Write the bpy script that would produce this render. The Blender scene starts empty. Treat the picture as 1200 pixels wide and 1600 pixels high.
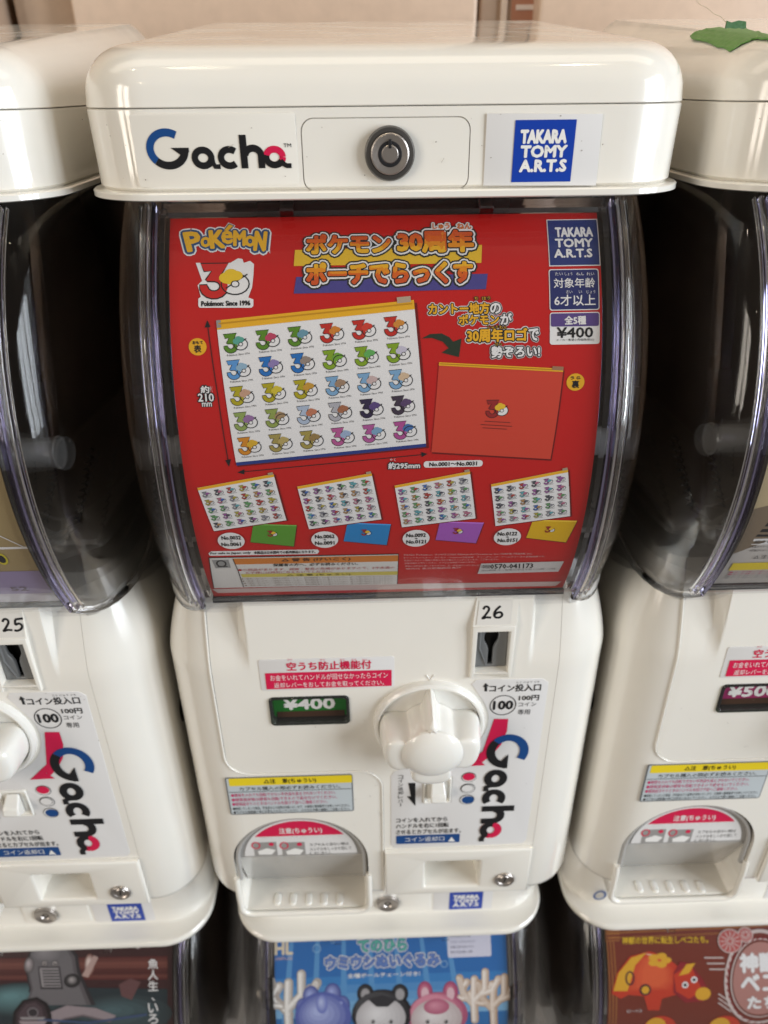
import bpy, bmesh, math, random
from mathutils import Vector, Matrix
from mathutils.bvhtree import BVHTree
from mathutils.geometry import tessellate_polygon
random.seed(7)
S = bpy.context.scene
COL = S.collection
R = math.radians
# ------------------------------------------------------------------ camera, world, lamps, exposure
# machine-local axes: x right, y away from the viewer (0 = front panel), z up (0 = underside of the base)
PITCH = .28                     # spacing of the machines in their row
ZB = .555                       # the upper row stands on the lower row
M = ((0.9994945743, -0.0229896096, 0.0219561772), (-0.0305106290, -0.4997671912, 0.8656222191), (0.0089273392, 0.8658546082, 0.5002160535))
EYE = Vector((-.0109, -.334, .608))
F = 1150.0                      # focal length in photo pixels (the photo is 1200 x 1600)
cd = bpy.data.cameras.new('camera'); cam = bpy.data.objects.new('camera', cd); COL.objects.link(cam)
cam.matrix_world = Matrix(((M[0][0], -M[0][1], -M[0][2], EYE.x), (M[1][0], -M[1][1], -M[1][2], EYE.y), (-M[2][0], M[2][1], M[2][2], EYE.z + ZB), (0, 0, 0, 1)))
cd.sensor_fit = 'VERTICAL'; cd.sensor_height = 36; cd.lens = 36 * F / 1600; cd.clip_start = .01; cd.clip_end = 100
cd.dof.use_dof = True; cd.dof.focus_distance = .345; cd.dof.aperture_fstop = 9.0
S.camera = cam
w = bpy.data.worlds.new('World'); S.world = w; w.use_nodes = True
w.node_tree.nodes['Background'].inputs[0].default_value = (1.0, .91, .80, 1); w.node_tree.nodes['Background'].inputs[1].default_value = .16
S.view_settings.view_transform = 'Standard'; S.view_settings.look = 'None'; S.view_settings.exposure = .10; S.view_settings.gamma = 1
def lamp(name, kind, loc, target, energy, col, size=(1, 1), rad=.02):
    l = bpy.data.lights.new(name, kind); o = bpy.data.objects.new(name, l); COL.objects.link(o)
    l.energy = energy; l.color = col; o.location = loc
    if kind == 'AREA': l.shape = 'RECTANGLE'; l.size, l.size_y = size
    else: l.shadow_soft_size = rad
    o.rotation_euler = (Vector(target) - Vector(loc)).to_track_quat('-Z', 'Y').to_euler()
    return o
for k in range(3): lamp('window_light', 'AREA', (2.25 + .12*k, -1.75 + .52*k, 1.5), (0, 0, .95), 30, (.88, .94, 1.0), (.40, 1.9))
for k in range(2): lamp('shop_light', 'AREA', (-2.3 - .2*k, -2.3 + .6*k, 1.7), (0, 0, .95), 20.5, (1.0, .90, .78), (.40, 1.7))
lamp('ceiling_light', 'AREA', (-.2, -.04, 2.85), (-.2, -.10, 0), 11, (1.0, .89, .73), (3.6, .62))
for x, y in ((-.75, -.45), (-.35, -.45), (.45, -.5), (-.95, -1.9)):
    lamp('ceiling_bulb', 'POINT', (x, y, 2.55), (0, 0, 0), 2.0, (1.0, .82, .56), rad=.03)
cy = S.cycles
cy.max_bounces = 14; cy.transparent_max_bounces = 28; cy.glossy_bounces = 5; cy.diffuse_bounces = 4; cy.transmission_bounces = 8
cy.caustics_reflective = False; cy.caustics_refractive = False; cy.sample_clamp_indirect = 6
# ------------------------------------------------------------------ materials
def mat(name, col, rough=.4, metal=0, bump=0, bscale=400, coat=0, var=0, spec=.5, sss=0):
    m = bpy.data.materials.new(name); m.use_nodes = True; nt = m.node_tree; b = nt.nodes['Principled BSDF']
    b.inputs['Base Color'].default_value = (*col, 1); b.inputs['Roughness'].default_value = rough; b.inputs['Metallic'].default_value = metal
    b.inputs['Coat Weight'].default_value = coat; b.inputs['Coat Roughness'].default_value = .06; b.inputs['Specular IOR Level'].default_value = spec
    if sss:
        b.inputs['Subsurface Weight'].default_value = sss; b.inputs['Subsurface Radius'].default_value = (.004, .003, .002)
    if bump or var:
        tc = nt.nodes.new('ShaderNodeTexCoord'); n = nt.nodes.new('ShaderNodeTexNoise'); n.inputs['Scale'].default_value = bscale; n.inputs['Detail'].default_value = 4
        nt.links.new(tc.outputs['Object'], n.inputs['Vector'])
        if bump:
            bp = nt.nodes.new('ShaderNodeBump'); bp.inputs['Strength'].default_value = bump; bp.inputs['Distance'].default_value = .001
            nt.links.new(n.outputs['Fac'], bp.inputs['Height']); nt.links.new(bp.outputs['Normal'], b.inputs['Normal'])
        if var:
            mx = nt.nodes.new('ShaderNodeMix'); mx.data_type = 'RGBA'
            mx.inputs[6].default_value = (*[c * (1 - var) for c in col], 1); mx.inputs[7].default_value = (*[min(1, c * (1 + var)) for c in col], 1)
            nt.links.new(n.outputs['Fac'], mx.inputs[0]); nt.links.new(mx.outputs[2], b.inputs['Base Color'])
    return m
def clear(name, tint, rough=.03, ior=1.47, gain=1.0, haze=0.0):
    """thin clear plastic: lets light and shadow rays through, mirrors by Fresnel on its outer faces"""
    m = bpy.data.materials.new(name); m.use_nodes = True; nt = m.node_tree; nt.nodes.clear()
    out = nt.nodes.new('ShaderNodeOutputMaterial'); mx = nt.nodes.new('ShaderNodeMixShader'); tr = nt.nodes.new('ShaderNodeBsdfTransparent')
    gl = nt.nodes.new('ShaderNodeBsdfGlossy'); fr = nt.nodes.new('ShaderNodeFresnel'); ge = nt.nodes.new('ShaderNodeNewGeometry'); mu = nt.nodes.new('ShaderNodeMath'); inv = nt.nodes.new('ShaderNodeMath')
    tr.inputs[0].default_value = (*tint, 1); gl.inputs['Roughness'].default_value = rough; fr.inputs['IOR'].default_value = ior
    inv.operation = 'MULTIPLY_ADD'; inv.inputs[1].default_value = -gain; inv.inputs[2].default_value = gain; nt.links.new(ge.outputs['Backfacing'], inv.inputs[0])
    mu.operation = 'MULTIPLY'; nt.links.new(fr.outputs[0], mu.inputs[0]); nt.links.new(inv.outputs[0], mu.inputs[1]); mu.use_clamp = True
    nt.links.new(mu.outputs[0], mx.inputs[0]); nt.links.new(gl.outputs[0], mx.inputs[2]); 
    if haze:
        df = nt.nodes.new('ShaderNodeBsdfDiffuse'); df.inputs[0].default_value = (.75, .74, .78, 1); m2 = nt.nodes.new('ShaderNodeMixShader'); m2.inputs[0].default_value = haze
        nt.links.new(tr.outputs[0], m2.inputs[1]); nt.links.new(df.outputs[0], m2.inputs[2]); nt.links.new(m2.outputs[0], mx.inputs[1])
    else: nt.links.new(tr.outputs[0], mx.inputs[1])
    nt.links.new(mx.outputs[0], out.inputs[0])
    return m
WHITE = mat('white_plastic', (.80, .773, .712), .12, bump=.015, bscale=60, coat=.5, var=.018, sss=.06)
def smudged(m, lo, hi, scale):     # uneven gloss: finger marks and wiped dust
    nt = m.node_tree; b = nt.nodes['Principled BSDF']; tc = nt.nodes.new('ShaderNodeTexCoord'); n = nt.nodes.new('ShaderNodeTexNoise'); n.inputs['Scale'].default_value = scale; n.inputs['Detail'].default_value = 6
    mr = nt.nodes.new('ShaderNodeMapRange'); mr.inputs[1].default_value = .35; mr.inputs[2].default_value = .7; mr.inputs[3].default_value = lo; mr.inputs[4].default_value = hi
    nt.links.new(tc.outputs['Object'], n.inputs['Vector']); nt.links.new(n.outputs['Fac'], mr.inputs[0]); nt.links.new(mr.outputs[0], b.inputs['Roughness']); nt.links.new(mr.outputs[0], b.inputs['Coat Roughness'])
smudged(WHITE, .05, .24, 26)
WHITE2 = mat('white_knob_plastic', (.80, .785, .74), .2, coat=.3, sss=.1)
CLEAR = clear('clear_plastic', (.955, .955, .965), .02, gain=1.1)
SHEET = clear('clear_window_sheet', (.975, .975, .98), .03, ior=1.45, gain=1.35)
def glass(name, col, rough, ior=1.49):
    m = mat(name, col, rough); m.node_tree.nodes['Principled BSDF'].inputs['Transmission Weight'].default_value = 1; m.node_tree.nodes['Principled BSDF'].inputs['IOR'].default_value = ior
    return m
DOME = glass('clear_dome_plastic', (.99, .985, .98), .015)
def part_clear(m, k):      # let a share of the light straight through (thin wall), bend the rest
    nt = m.node_tree; out = nt.nodes['Material Output']; mx = nt.nodes.new('ShaderNodeMixShader'); tr = nt.nodes.new('ShaderNodeBsdfTransparent'); mx.inputs[0].default_value = k
    nt.links.new(nt.nodes['Principled BSDF'].outputs[0], mx.inputs[1]); nt.links.new(tr.outputs[0], mx.inputs[2]); nt.links.new(mx.outputs[0], out.inputs[0])
part_clear(DOME, .50); HAZY = glass('hazy_clear_plastic', (.93, .93, .94), .08); HAZY.node_tree.nodes['Principled BSDF'].inputs['Transmission Weight'].default_value = .45
RIM = glass('clear_rim_plastic', (.95, .95, .97), .04); PURPLE = glass('purple_edge_plastic', (.62, .58, .97), .05)
SMOKE = mat('smoky_flap_plastic', (.40, .39, .375), .14, coat=.4)
DRUM_SHADE = mat('painted_drum_shade', (.050, .033, .025), .6, spec=.1)  # shade inside the drum put into the colour; the walls are white-grey
VIEW_BLOCK = mat('brown_view_block', (.26, .19, .15), .5, bump=.2, bscale=30, var=.35, spec=.2)
HOPPER = mat('grey_hopper_plastic', (.50, .46, .42), .45, spec=.3)
CHROME = mat('worn_steel', (.50, .46, .43), .34, .95, bump=.12, bscale=900)
DCHROME = mat('dark_steel', (.16, .155, .15), .34, .9)
BLACK = mat('black_plastic', (.012, .012, .014), .4)
GREYSLOT = mat('grey_slot_plastic', (.17, .175, .18), .3, coat=.2)
GASKET = mat('dark_gasket', (.03, .03, .035), .4)
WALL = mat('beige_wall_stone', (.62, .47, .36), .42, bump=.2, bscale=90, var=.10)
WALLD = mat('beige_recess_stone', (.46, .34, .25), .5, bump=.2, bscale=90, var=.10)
TAPE = mat('green_tape', (.11, .285, .062), .5, bump=.3, bscale=260, var=.10)
INK = {}
def ink(r, g, b, rough=.32):
    k = (r, g, b)
    if k not in INK: INK[k] = mat('ink', (r, g, b), rough, spec=.35)
    return INK[k]
K = ink(.012, .012, .014); W = ink(.80, .79, .77); RED = ink(.62, .012, .07); NAVY = ink(.008, .06, .22); BLUE = ink(.006, .045, .36)
STK = ink(.70, .69, .685); YEL = ink(.78, .60, .02); PRED = ink(.56, .018, .016); OYEL = ink(.80, .42, .02)
# ------------------------------------------------------------------ scene helpers
def tag(o, label, cat, group=None, kind=None):
    if label: o['label'] = label
    if cat: o['category'] = cat
    if group: o['group'] = group
    if kind: o['kind'] = kind
    return o
def empty(name, loc, label, cat, group=None):
    o = bpy.data.objects.new(name, None); COL.objects.link(o); o.location = loc; o.empty_display_size = .02
    return tag(o, label, cat, group)
def link(name, me, parent=None):
    o = bpy.data.objects.new(name, me); COL.objects.link(o)
    if parent: o.parent = parent
    return o
def finish(me, mats, ang=35):
    for m in (mats if isinstance(mats, (list, tuple)) else [mats]): me.materials.append(m)
    bm = bmesh.new(); bm.from_mesh(me)
    for f in bm.faces: f.smooth = True
    for e in bm.edges:
        e.smooth = len(e.link_faces) == 2 and e.calc_face_angle(3) < R(ang)
    bm.to_mesh(me); bm.free()
def mesh(name, verts, faces, m, parent=None, ang=35):
    me = bpy.data.meshes.new(name); me.from_pydata([tuple(v) for v in verts], [], faces); me.validate(); 
    bm = bmesh.new(); bm.from_mesh(me); bmesh.ops.recalc_face_normals(bm, faces=bm.faces); bm.to_mesh(me); bm.free()
    finish(me, m, ang)
    return link(name, me, parent)
def from_bm(name, bm, m, parent=None, ang=35, recalc=True):
    if recalc: bmesh.ops.recalc_face_normals(bm, faces=bm.faces)
    me = bpy.data.meshes.new(name); bm.to_mesh(me); bm.free(); finish(me, m, ang)
    return link(name, me, parent)
def loft(rings, cap0=True, cap1=True):
    V = [p for r in rings for p in r]; n = len(rings[0]); Fc = []
    for i in range(len(rings) - 1):
        for j in range(n):
            k = (j + 1) % n
            Fc.append((i*n+j, i*n+k, (i+1)*n+k, (i+1)*n+j))
    if cap0: Fc.append(tuple(range(n))[::-1])
    if cap1: Fc.append(tuple((len(rings)-1)*n + j for j in range(n)))
    return V, Fc
def rrect(hx, y0, y1, rf, rb, inset=0, n=10, fx=()):
    """plan loop: back-left, side, front-left corner, front columns fx, front-right corner, side, back-right"""
    hx -= inset; y0 += inset; y1 -= inset; rf = max(rf - inset, .002); rb = max(rb - inset, .002); P = []
    for i in range(5):
        a = R(90 + 90*i/4); P.append((-hx + rb + rb*math.cos(a), y1 - rb + rb*math.sin(a)))
    for i in range(n + 1):
        a = R(180 + 90*i/n); P.append((-hx + rf + rf*math.cos(a), y0 + rf + rf*math.sin(a)))
    for x in fx: P.append((x, y0))
    for i in range(n + 1):
        a = R(270 + 90*i/n); P.append((hx - rf + rf*math.cos(a), y0 + rf + rf*math.sin(a)))
    for i in range(5):
        a = R(90*i/4); P.append((hx - rb + rb*math.cos(a), y1 - rb + rb*math.sin(a)))
    return P
def revolve_x(name, prof, c, m, parent, a0=0, a1=360, n=72, ang=35):
    """closed (x, r) outline turned about the horizontal axis through c=(y,z); angle 0 faces the viewer"""
    full = a1 - a0 >= 360; V = []; Fc = []; k = len(prof); N = n if full else n + 1
    for i in range(N):
        a = R(a0 + (a1 - a0)*i/n)
        for x, r in prof: V.append((x, c[0] - r*math.cos(a), c[1] + r*math.sin(a)))
    for i in range(n):
        for j in range(k):
            p, q = i, (i + 1) % N; l = (j + 1) % k
            Fc.append((p*k+j, p*k+l, q*k+l, q*k+j))
    if not full: Fc.append(tuple(range(k))); Fc.append(tuple((N-1)*k + j for j in range(k))[::-1])
    return mesh(name, V, Fc, m, parent, ang)
def lathe_y(name, prof, c, m, parent, n=40, rx=1.0, ang=35):
    """open (r, y) outline turned about the axis through c=(x,z) that points at the viewer; first and last r of 0 close it"""
    V = []; Fc = []; k = len(prof)
    for i in range(n):
        a = 2*math.pi*i/n
        for r, y in prof: V.append((c[0] + rx*r*math.cos(a), y, c[1] + r*math.sin(a)))
    for i in range(n):
        for j in range(k - 1):
            q = (i + 1) % n
            Fc.append((i*k+j, q*k+j, q*k+j+1, i*k+j+1))
    bm = bmesh.new(); vs = [bm.verts.new(v) for v in V]
    for f in Fc: bm.faces.new([vs[i] for i in f])
    bmesh.ops.remove_doubles(bm, verts=bm.verts, dist=1e-6)
    return from_bm(name, bm, m, parent, ang)
def rpoly(x0, z0, x1, z1, r, n=6):
    P = []
    for cx, cz, a0 in ((x1-r, z1-r, 0), (x0+r, z1-r, 90), (x0+r, z0+r, 180), (x1-r, z0+r, 270)):
        for i in range(n + 1):
            a = R(a0 + 90*i/n); P.append((cx + r*math.cos(a), cz + r*math.sin(a)))
    return P
def circ(cx, cz, rx, rz=None, n=32, a0=0, a1=360):
    rz = rx if rz is None else rz
    N = n if a1 - a0 >= 360 else n + 1
    return [(cx + rx*math.cos(R(a0 + (a1-a0)*i/n)), cz + rz*math.sin(R(a0 + (a1-a0)*i/n))) for i in range(N)]
def plate(name, outer, holes, y0, thick, bevel, m, parent, flat=False, ang=50):
    """flat plate with holes and rounded edges: outline in (x, z), front face at y0 (flat=True lays it down: outline in (x, y), top at y0)"""
    cu = bpy.data.curves.new('plate', 'CURVE'); cu.dimensions = '2D'; cu.fill_mode = 'BOTH'
    for P in [outer] + holes:
        s = cu.splines.new('POLY'); s.points.add(len(P) - 1); s.use_cyclic_u = True
        for p, v in zip(s.points, P): p.co = (v[0], v[1], 0, 1)
    cu.bevel_depth = bevel; cu.bevel_resolution = 2; cu.offset = -bevel; cu.extrude = max(thick/2 - bevel, 0)
    o = bpy.data.objects.new('plate', cu); COL.objects.link(o)
    me = bpy.data.meshes.new_from_object(o.evaluated_get(bpy.context.evaluated_depsgraph_get()))
    bpy.data.objects.remove(o); bpy.data.curves.remove(cu); me.materials.clear(); me.name = name
    if flat: me.transform(Matrix.Translation((0, 0, y0 - thick/2)))
    else: me.transform(Matrix(((1, 0, 0, 0), (0, 0, 1, y0 + thick/2), (0, 1, 0, 0), (0, 0, 0, 1))))
    bm = bmesh.new(); bm.from_mesh(me); bmesh.ops.remove_doubles(bm, verts=bm.verts, dist=1e-6)
    return from_bm(name, bm, m, parent, ang)
def tube(name, pts, r, m, parent, n=8, closed=False):
    pts = [Vector(p) for p in pts]; V = []; Fc = []; L = len(pts)
    for i, p in enumerate(pts):
        a = pts[(i-1) % L] if closed or i else p; b = pts[(i+1) % L] if closed or i < L-1 else p
        t = (b - a).normalized(); u = t.orthogonal().normalized() if i == 0 else (u0 - t*u0.dot(t)).normalized(); u0 = u; v = t.cross(u)
        for j in range(n):
            g = 2*math.pi*j/n; V.append(p + (u*math.cos(g) + v*math.sin(g))*r)
    for i in range(L if closed else L-1):
        for j in range(n):
            k = (i+1) % L; Fc.append((i*n+j, i*n+(j+1) % n, k*n+(j+1) % n, k*n+j))
    if not closed: Fc.append(tuple(range(n))); Fc.append(tuple((L-1)*n+j for j in range(n)))
    return mesh(name, V, Fc, m, parent, 60)
def prism_bm(P, y0, y1):
    bm = bmesh.new(); a = [bm.verts.new((x, y0, z)) for x, z in P]; b = [bm.verts.new((x, y1, z)) for x, z in P]; n = len(P)
    bm.faces.new(a); bm.faces.new(b[::-1])
    for i in range(n): bm.faces.new((a[i], b[i], b[(i+1) % n], a[(i+1) % n]))
    bmesh.ops.recalc_face_normals(bm, faces=bm.faces)
    return bm
def boolean(o, bms, op='DIFFERENCE'):
    for bm in bms:
        me = bpy.data.meshes.new('cut'); bm.to_mesh(me); bm.free(); c = bpy.data.objects.new('cut', me); COL.objects.link(c); c.parent = o.parent
        md = o.modifiers.new('b', 'BOOLEAN'); md.operation = op; md.object = c; md.solver = 'EXACT'
        me2 = bpy.data.meshes.new_from_object(o.evaluated_get(bpy.context.evaluated_depsgraph_get()))
        o.modifiers.clear(); o.data = me2; bpy.data.objects.remove(c)
        ms = [m for m in me2.materials if m]; me2.materials.clear(); me2.materials.append(ms[0]); me2.polygons.foreach_set('material_index', [0]*len(me2.polygons))
    bm = bmesh.new(); bm.from_mesh(o.data)
    for f in bm.faces: f.smooth = True
    for e in bm.edges: e.smooth = len(e.link_faces) == 2 and e.calc_face_angle(3) < R(30)
    bm.to_mesh(o.data); bm.free()
# ------------------------------------------------------------------ measuring: a photo pixel -> a point on a real surface of a machine
def ray(px, py):
    c = ((px - 600)/F, (py - 800)/F, 1.0); v = [sum(M[i][k]*c[k] for k in range(3)) for i in range(3)]
    return Vector((v[0], v[1], -v[2]))
def at(px, py, Y=0.0, dx=0.0):
    d = ray(px, py); t = (Y - EYE.y)/d.y; p = EYE + d*t
    return (p.x - dx, p.z)
def at_z(px, py, z, dx=0.0):
    d = ray(px, py); t = (z - EYE.z)/d.z; p = EYE + d*t
    return (p.x - dx, p.y)
class Flat:
    def __init__(s, Y, dx=0.0): s.Y, s.dx, s.card = Y, dx, False
    def inv(s, px, py): return at(px, py, s.Y, s.dx)
    def fwd(s, a, b, e): return (a, s.Y - e, b)
DY, DZ, DR = .145, .443, .1655                                       # drum axis and card radius
class Card:
    """the printed card bent round the drum: a = x, b = arc length above the drum axis"""
    def __init__(s, dx=0.0, dz=0.0): s.dx, s.dz, s.card = dx, dz, True
    def inv(s, px, py):
        d = ray(px, py); oy, oz = EYE.y - DY, EYE.z - DZ - s.dz
        A = d.y**2 + d.z**2; B = oy*d.y + oz*d.z; C = oy*oy + oz*oz - DR*DR; q = B*B - A*C
        t = (-B - math.sqrt(max(q, 0)))/A; y, z = oy + d.y*t, oz + d.z*t
        return (EYE.x + d.x*t - s.dx, DR*math.atan2(z, -y))
    def fwd(s, a, b, e):
        g = b/DR; return (a, DY - (DR + e)*math.cos(g), DZ + (DR + e)*math.sin(g))
GL = {}
FC = bpy.data.curves.new('type', 'FONT'); FO = bpy.data.objects.new('type', FC); COL.objects.link(FO)
def glyphs(s, res):
    if (s, res) not in GL:
        FC.body = s; FC.resolution_u = res; FO.update_tag(); bpy.context.view_layer.update()
        me = bpy.data.meshes.new_from_object(FO.evaluated_get(bpy.context.evaluated_depsgraph_get()))
        V = [(v.co.x, v.co.y) for v in me.vertices]; P = [tuple(p.vertices) for p in me.polygons]; ec = {}
        for p in P:
            for i in range(len(p)):
                k = tuple(sorted((p[i], p[(i+1) % len(p)]))); ec[k] = ec.get(k, 0) + 1
        bpy.data.meshes.remove(me)
        x0, x1 = min(v[0] for v in V), max(v[0] for v in V); y0, y1 = min(v[1] for v in V), max(v[1] for v in V)
        GL[(s, res)] = ([((x-x0)/(x1-x0), (y-y0)/(y1-y0)) for x, y in V], P, [k for k, c in ec.items() if c == 1])
    return GL[(s, res)]
class Print:
    """flat print (lettering, line art, blocks of colour) laid on a surface, layer over layer"""
    def __init__(s, surf, base=.0): s.f = surf; s.V = []; s.F = []; s.I = []; s.M = []; s.k = 0; s.base = base
    def mi(s, m):
        if m not in s.M: s.M.append(m)
        return s.M.index(m)
    def raw(s, V, P, m, layer, cut=None):
        s.k += 1; e = s.base + .00011*layer + (s.k % 40)*1.2e-6
        if s.f.card and cut is not False:
            b = [v[1] for v in V]
            if max(b) - min(b) > .007:
                bm = bmesh.new(); vs = [bm.verts.new((v[0], v[1], 0)) for v in V]
                for p in P:
                    try: bm.faces.new([vs[i] for i in p])
                    except ValueError: pass
                y = min(b) + .004
                while y < max(b):
                    bmesh.ops.bisect_plane(bm, geom=bm.verts[:] + bm.edges[:] + bm.faces[:], plane_co=(0, y, 0), plane_no=(0, 1, 0)); y += .004
                bm.verts.index_update(); V = [(v.co.x, v.co.y) for v in bm.verts]; P = [tuple(v.index for v in f.verts) for f in bm.faces]; bm.free()
        o = len(s.V); s.V += [s.f.fwd(v[0], v[1], e) for v in V]
        for p in P:
            A = sum(V[p[i]][0]*V[p[(i+1) % len(p)]][1] - V[p[(i+1) % len(p)]][0]*V[p[i]][1] for i in range(len(p)))
            s.F.append(tuple(o + i for i in (p if A > 0 else p[::-1]))); s.I.append(s.mi(m))
    def poly(s, P, m, layer=1):
        if len(P) > 4:
            T = tessellate_polygon([[Vector((a, b, 0)) for a, b in P]]); s.raw(P, [tuple(t) for t in T], m, layer)
        else: s.raw(P, [tuple(range(len(P)))], m, layer)
    def px(s, P, m, layer=1): s.poly([s.f.inv(*p) for p in P], m, layer)
    def strip(s, L, Rr, m, layer):
        n = len(L); s.raw(list(L) + list(Rr), [(i, i+1, n+i+1, n+i) for i in range(n-1)], m, layer)
    def stroke(s, P, wd, m, layer=1, closed=False):
        L, Q = [], []; n = len(P)
        for i in range(n):
            a = P[(i-1) % n] if closed or i else P[i]; b = P[(i+1) % n] if closed or i < n-1 else P[i]
            tx, ty = b[0]-a[0], b[1]-a[1]; l = math.hypot(tx, ty) or 1; nx, ny = -ty/l*wd/2, tx/l*wd/2
            L.append((P[i][0]+nx, P[i][1]+ny)); Q.append((P[i][0]-nx, P[i][1]-ny))
        if closed: L.append(L[0]); Q.append(Q[0])
        s.strip(L, Q, m, layer)
    def line(s, P, wpx, m, layer=1, closed=False):
        Q = [s.f.inv(*p) for p in P]; a = s.f.inv(P[0][0] - .5, P[0][1]); b = s.f.inv(P[0][0] + .5, P[0][1])
        s.stroke(Q, wpx*(b[0]-a[0]), m, layer, closed)
    def box(s, x0, y0, x1, y1, m, layer=1, r=0):
        a0, b1 = s.f.inv(x0, y0); a1, b0 = s.f.inv(x1, y1)
        a0 = s.f.inv(x0, (y0+y1)/2)[0]; a1 = s.f.inv(x1, (y0+y1)/2)[0]; b1 = s.f.inv((x0+x1)/2, y0)[1]; b0 = s.f.inv((x0+x1)/2, y1)[1]
        u = (a1-a0)/(x1-x0)
        s.poly(rpoly(a0, b0, a1, b1, r*u) if r else [(a0, b0), (a1, b0), (a1, b1), (a0, b1)], m, layer)
    def oval(s, cx, cy, rx, ry, m, layer=1, n=28, ring=0, a0=0, a1=360):
        c = s.f.inv(cx, cy); ax = (s.f.inv(cx+rx, cy)[0] - s.f.inv(cx-rx, cy)[0])/2; ay = (s.f.inv(cx, cy-ry)[1] - s.f.inv(cx, cy+ry)[1])/2
        P = circ(c[0], c[1], ax, ay, n, a0, a1)
        if ring: s.stroke(P, ring*ax/rx, m, layer, a1-a0 >= 360)
        else: s.poly(P, m, layer)
    def quad(s, box=None, q=None, ab=None):
        if ab: x0, y1, x1, y0 = ab; return (x0, y0), (x1-x0, 0), (0, y1-y0)
        if q: tl, tr, bl = [s.f.inv(*p) for p in q]; return bl, (tr[0]-tl[0], tr[1]-tl[1]), (tl[0]-bl[0], tl[1]-bl[1])
        x0, y0, x1, y1 = box; ym, xm = (y0+y1)/2, (x0+x1)/2
        a0, a1 = s.f.inv(x0, ym)[0], s.f.inv(x1, ym)[0]; b1, b0 = s.f.inv(xm, y0)[1], s.f.inv(xm, y1)[1]
        return (a0, b0), (a1-a0, 0), (0, b1-b0)
    def text(s, t, box=None, m=None, layer=2, bold=0, q=None, ab=None, res=2, grad=None, fill=True, skew=0):
        o, U, Vv = s.quad(box, q, ab); gv, gp, ge = glyphs(t, res)
        P = [(o[0] + (x + skew*(y-.5))*U[0] + y*Vv[0], o[1] + x*U[1] + y*Vv[1]) for x, y in gv]
        h = math.hypot(*Vv)
        if fill and not grad: s.raw(P, gp, m, layer)
        if grad:
            bm = bmesh.new(); vs = [bm.verts.new((v[0], v[1], 0)) for v in P]
            for p in gp:
                try: bm.faces.new([vs[i] for i in p])
                except ValueError: pass
            n = len(grad)
            for i in range(1, n): bmesh.ops.bisect_plane(bm, geom=bm.verts[:]+bm.edges[:]+bm.faces[:], plane_co=(0, o[1] + Vv[1]*i/n, 0), plane_no=(0, 1, 0))
            bm.verts.index_update(); VV = [(v.co.x, v.co.y) for v in bm.verts]
            for i in range(n):
                FF = [tuple(v.index for v in f.verts) for f in bm.faces if min(n-1, max(0, int((f.calc_center_median().y - o[1])/Vv[1]*n))) == i]
                if FF: s.raw(VV, FF, grad[i], layer, cut=False)
            bm.free()
        if bold:
            wv = bold*h/2; step = 5
            for a, b in ge:
                p, q2 = P[a], P[b]; tx, ty = q2[0]-p[0], q2[1]-p[1]; l = math.hypot(tx, ty)
                if l < 1e-9: continue
                nx, ny = -ty/l*wv, tx/l*wv; mm = m
                if grad: mm = grad[min(len(grad)-1, max(0, int(((p[1]+q2[1])/2 - o[1])/Vv[1]*len(grad))))]
                s.raw([(p[0]+nx, p[1]+ny), (p[0]-nx, p[1]-ny), (q2[0]-nx, q2[1]-ny), (q2[0]+nx, q2[1]+ny)], [(0, 1, 2, 3)], mm, layer, cut=False)
                if bold > .12: s.raw(circ(p[0], p[1], wv, n=7), [tuple(range(7))], mm, layer, cut=False)
    def build(s, name, parent):
        me = bpy.data.meshes.new(name); me.from_pydata(s.V, [], s.F)
        for m in s.M: me.materials.append(m)
        me.polygons.foreach_set('material_index', s.I)
        return link(name, me, parent)
# ------------------------------------------------------------------ logos
def gacha(pr, T, wide, layer=2, c=None):
    """the two-tone word logo; T maps logo units (photo px, baseline up) to the surface, wide = stroke scale"""
    nv, pk = NAVY, RED
    def arc(cx, cy, r, a0, a1, n=22): return [T(cx + r*math.cos(R(a0 + (a1-a0)*i/n)), cy + r*math.sin(R(a0 + (a1-a0)*i/n))) for i in range(n+1)]
    def st(P, wd, m, l=0): pr.stroke(P, wd*wide, m, layer + l)
    st(arc(32, 32, 26, 56, 226), 12.5, nv); st(arc(32, 32, 26, 226, 352), 12.5, K)
    pr.poly([T(37, 34), T(64, 34), T(64, 27), T(54, 20)], K, layer)
    def a(cx, m1, two):
        st(arc(cx, 17.5, 12.5, 0, 360, 30), 11, K if not two else m1)
        if two: st(arc(cx, 17.5, 12.5, 165, 330), 11, K, .4)
        st([T(cx+13, 22), T(cx+14, 10), T(cx+17, 3.5), T(cx+25, 3.5)] if not two else [T(cx+9, 12), T(cx+14, 6), T(cx+18, 3.5), T(cx+25, 3.5)], 8, K, .5)
    a(84, K, False); a(192, RED, True)
    st(arc(124, 17.5, 13, 48, 312), 11, K)
    st([T(146, 53), T(146, 0)], 12, K); st(arc(160, 20, 12, 175, 0, 12) + [T(172, 0)], 11.5, K, .3)
def takara(pr, x0, y0, x1, y1, layer=2, bg=None, fg=None, bd=.15):
    bg = bg or BLUE; fg = fg or W; pr.box(x0, y0, x1, y1, bg, layer); w_, h_ = x1-x0, y1-y0
    for t, (a, b, c, d) in (('TAKARA', (.13, .17, .88, .37)), ('TOMY', (.13, .42, .88, .60)), ('A.R.T.S', (.11, .65, .87, .83))):
        pr.text(t, (x0+a*w_, y0+b*h_, x0+c*w_, y0+d*h_), fg, layer+1, bold=bd)
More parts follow.
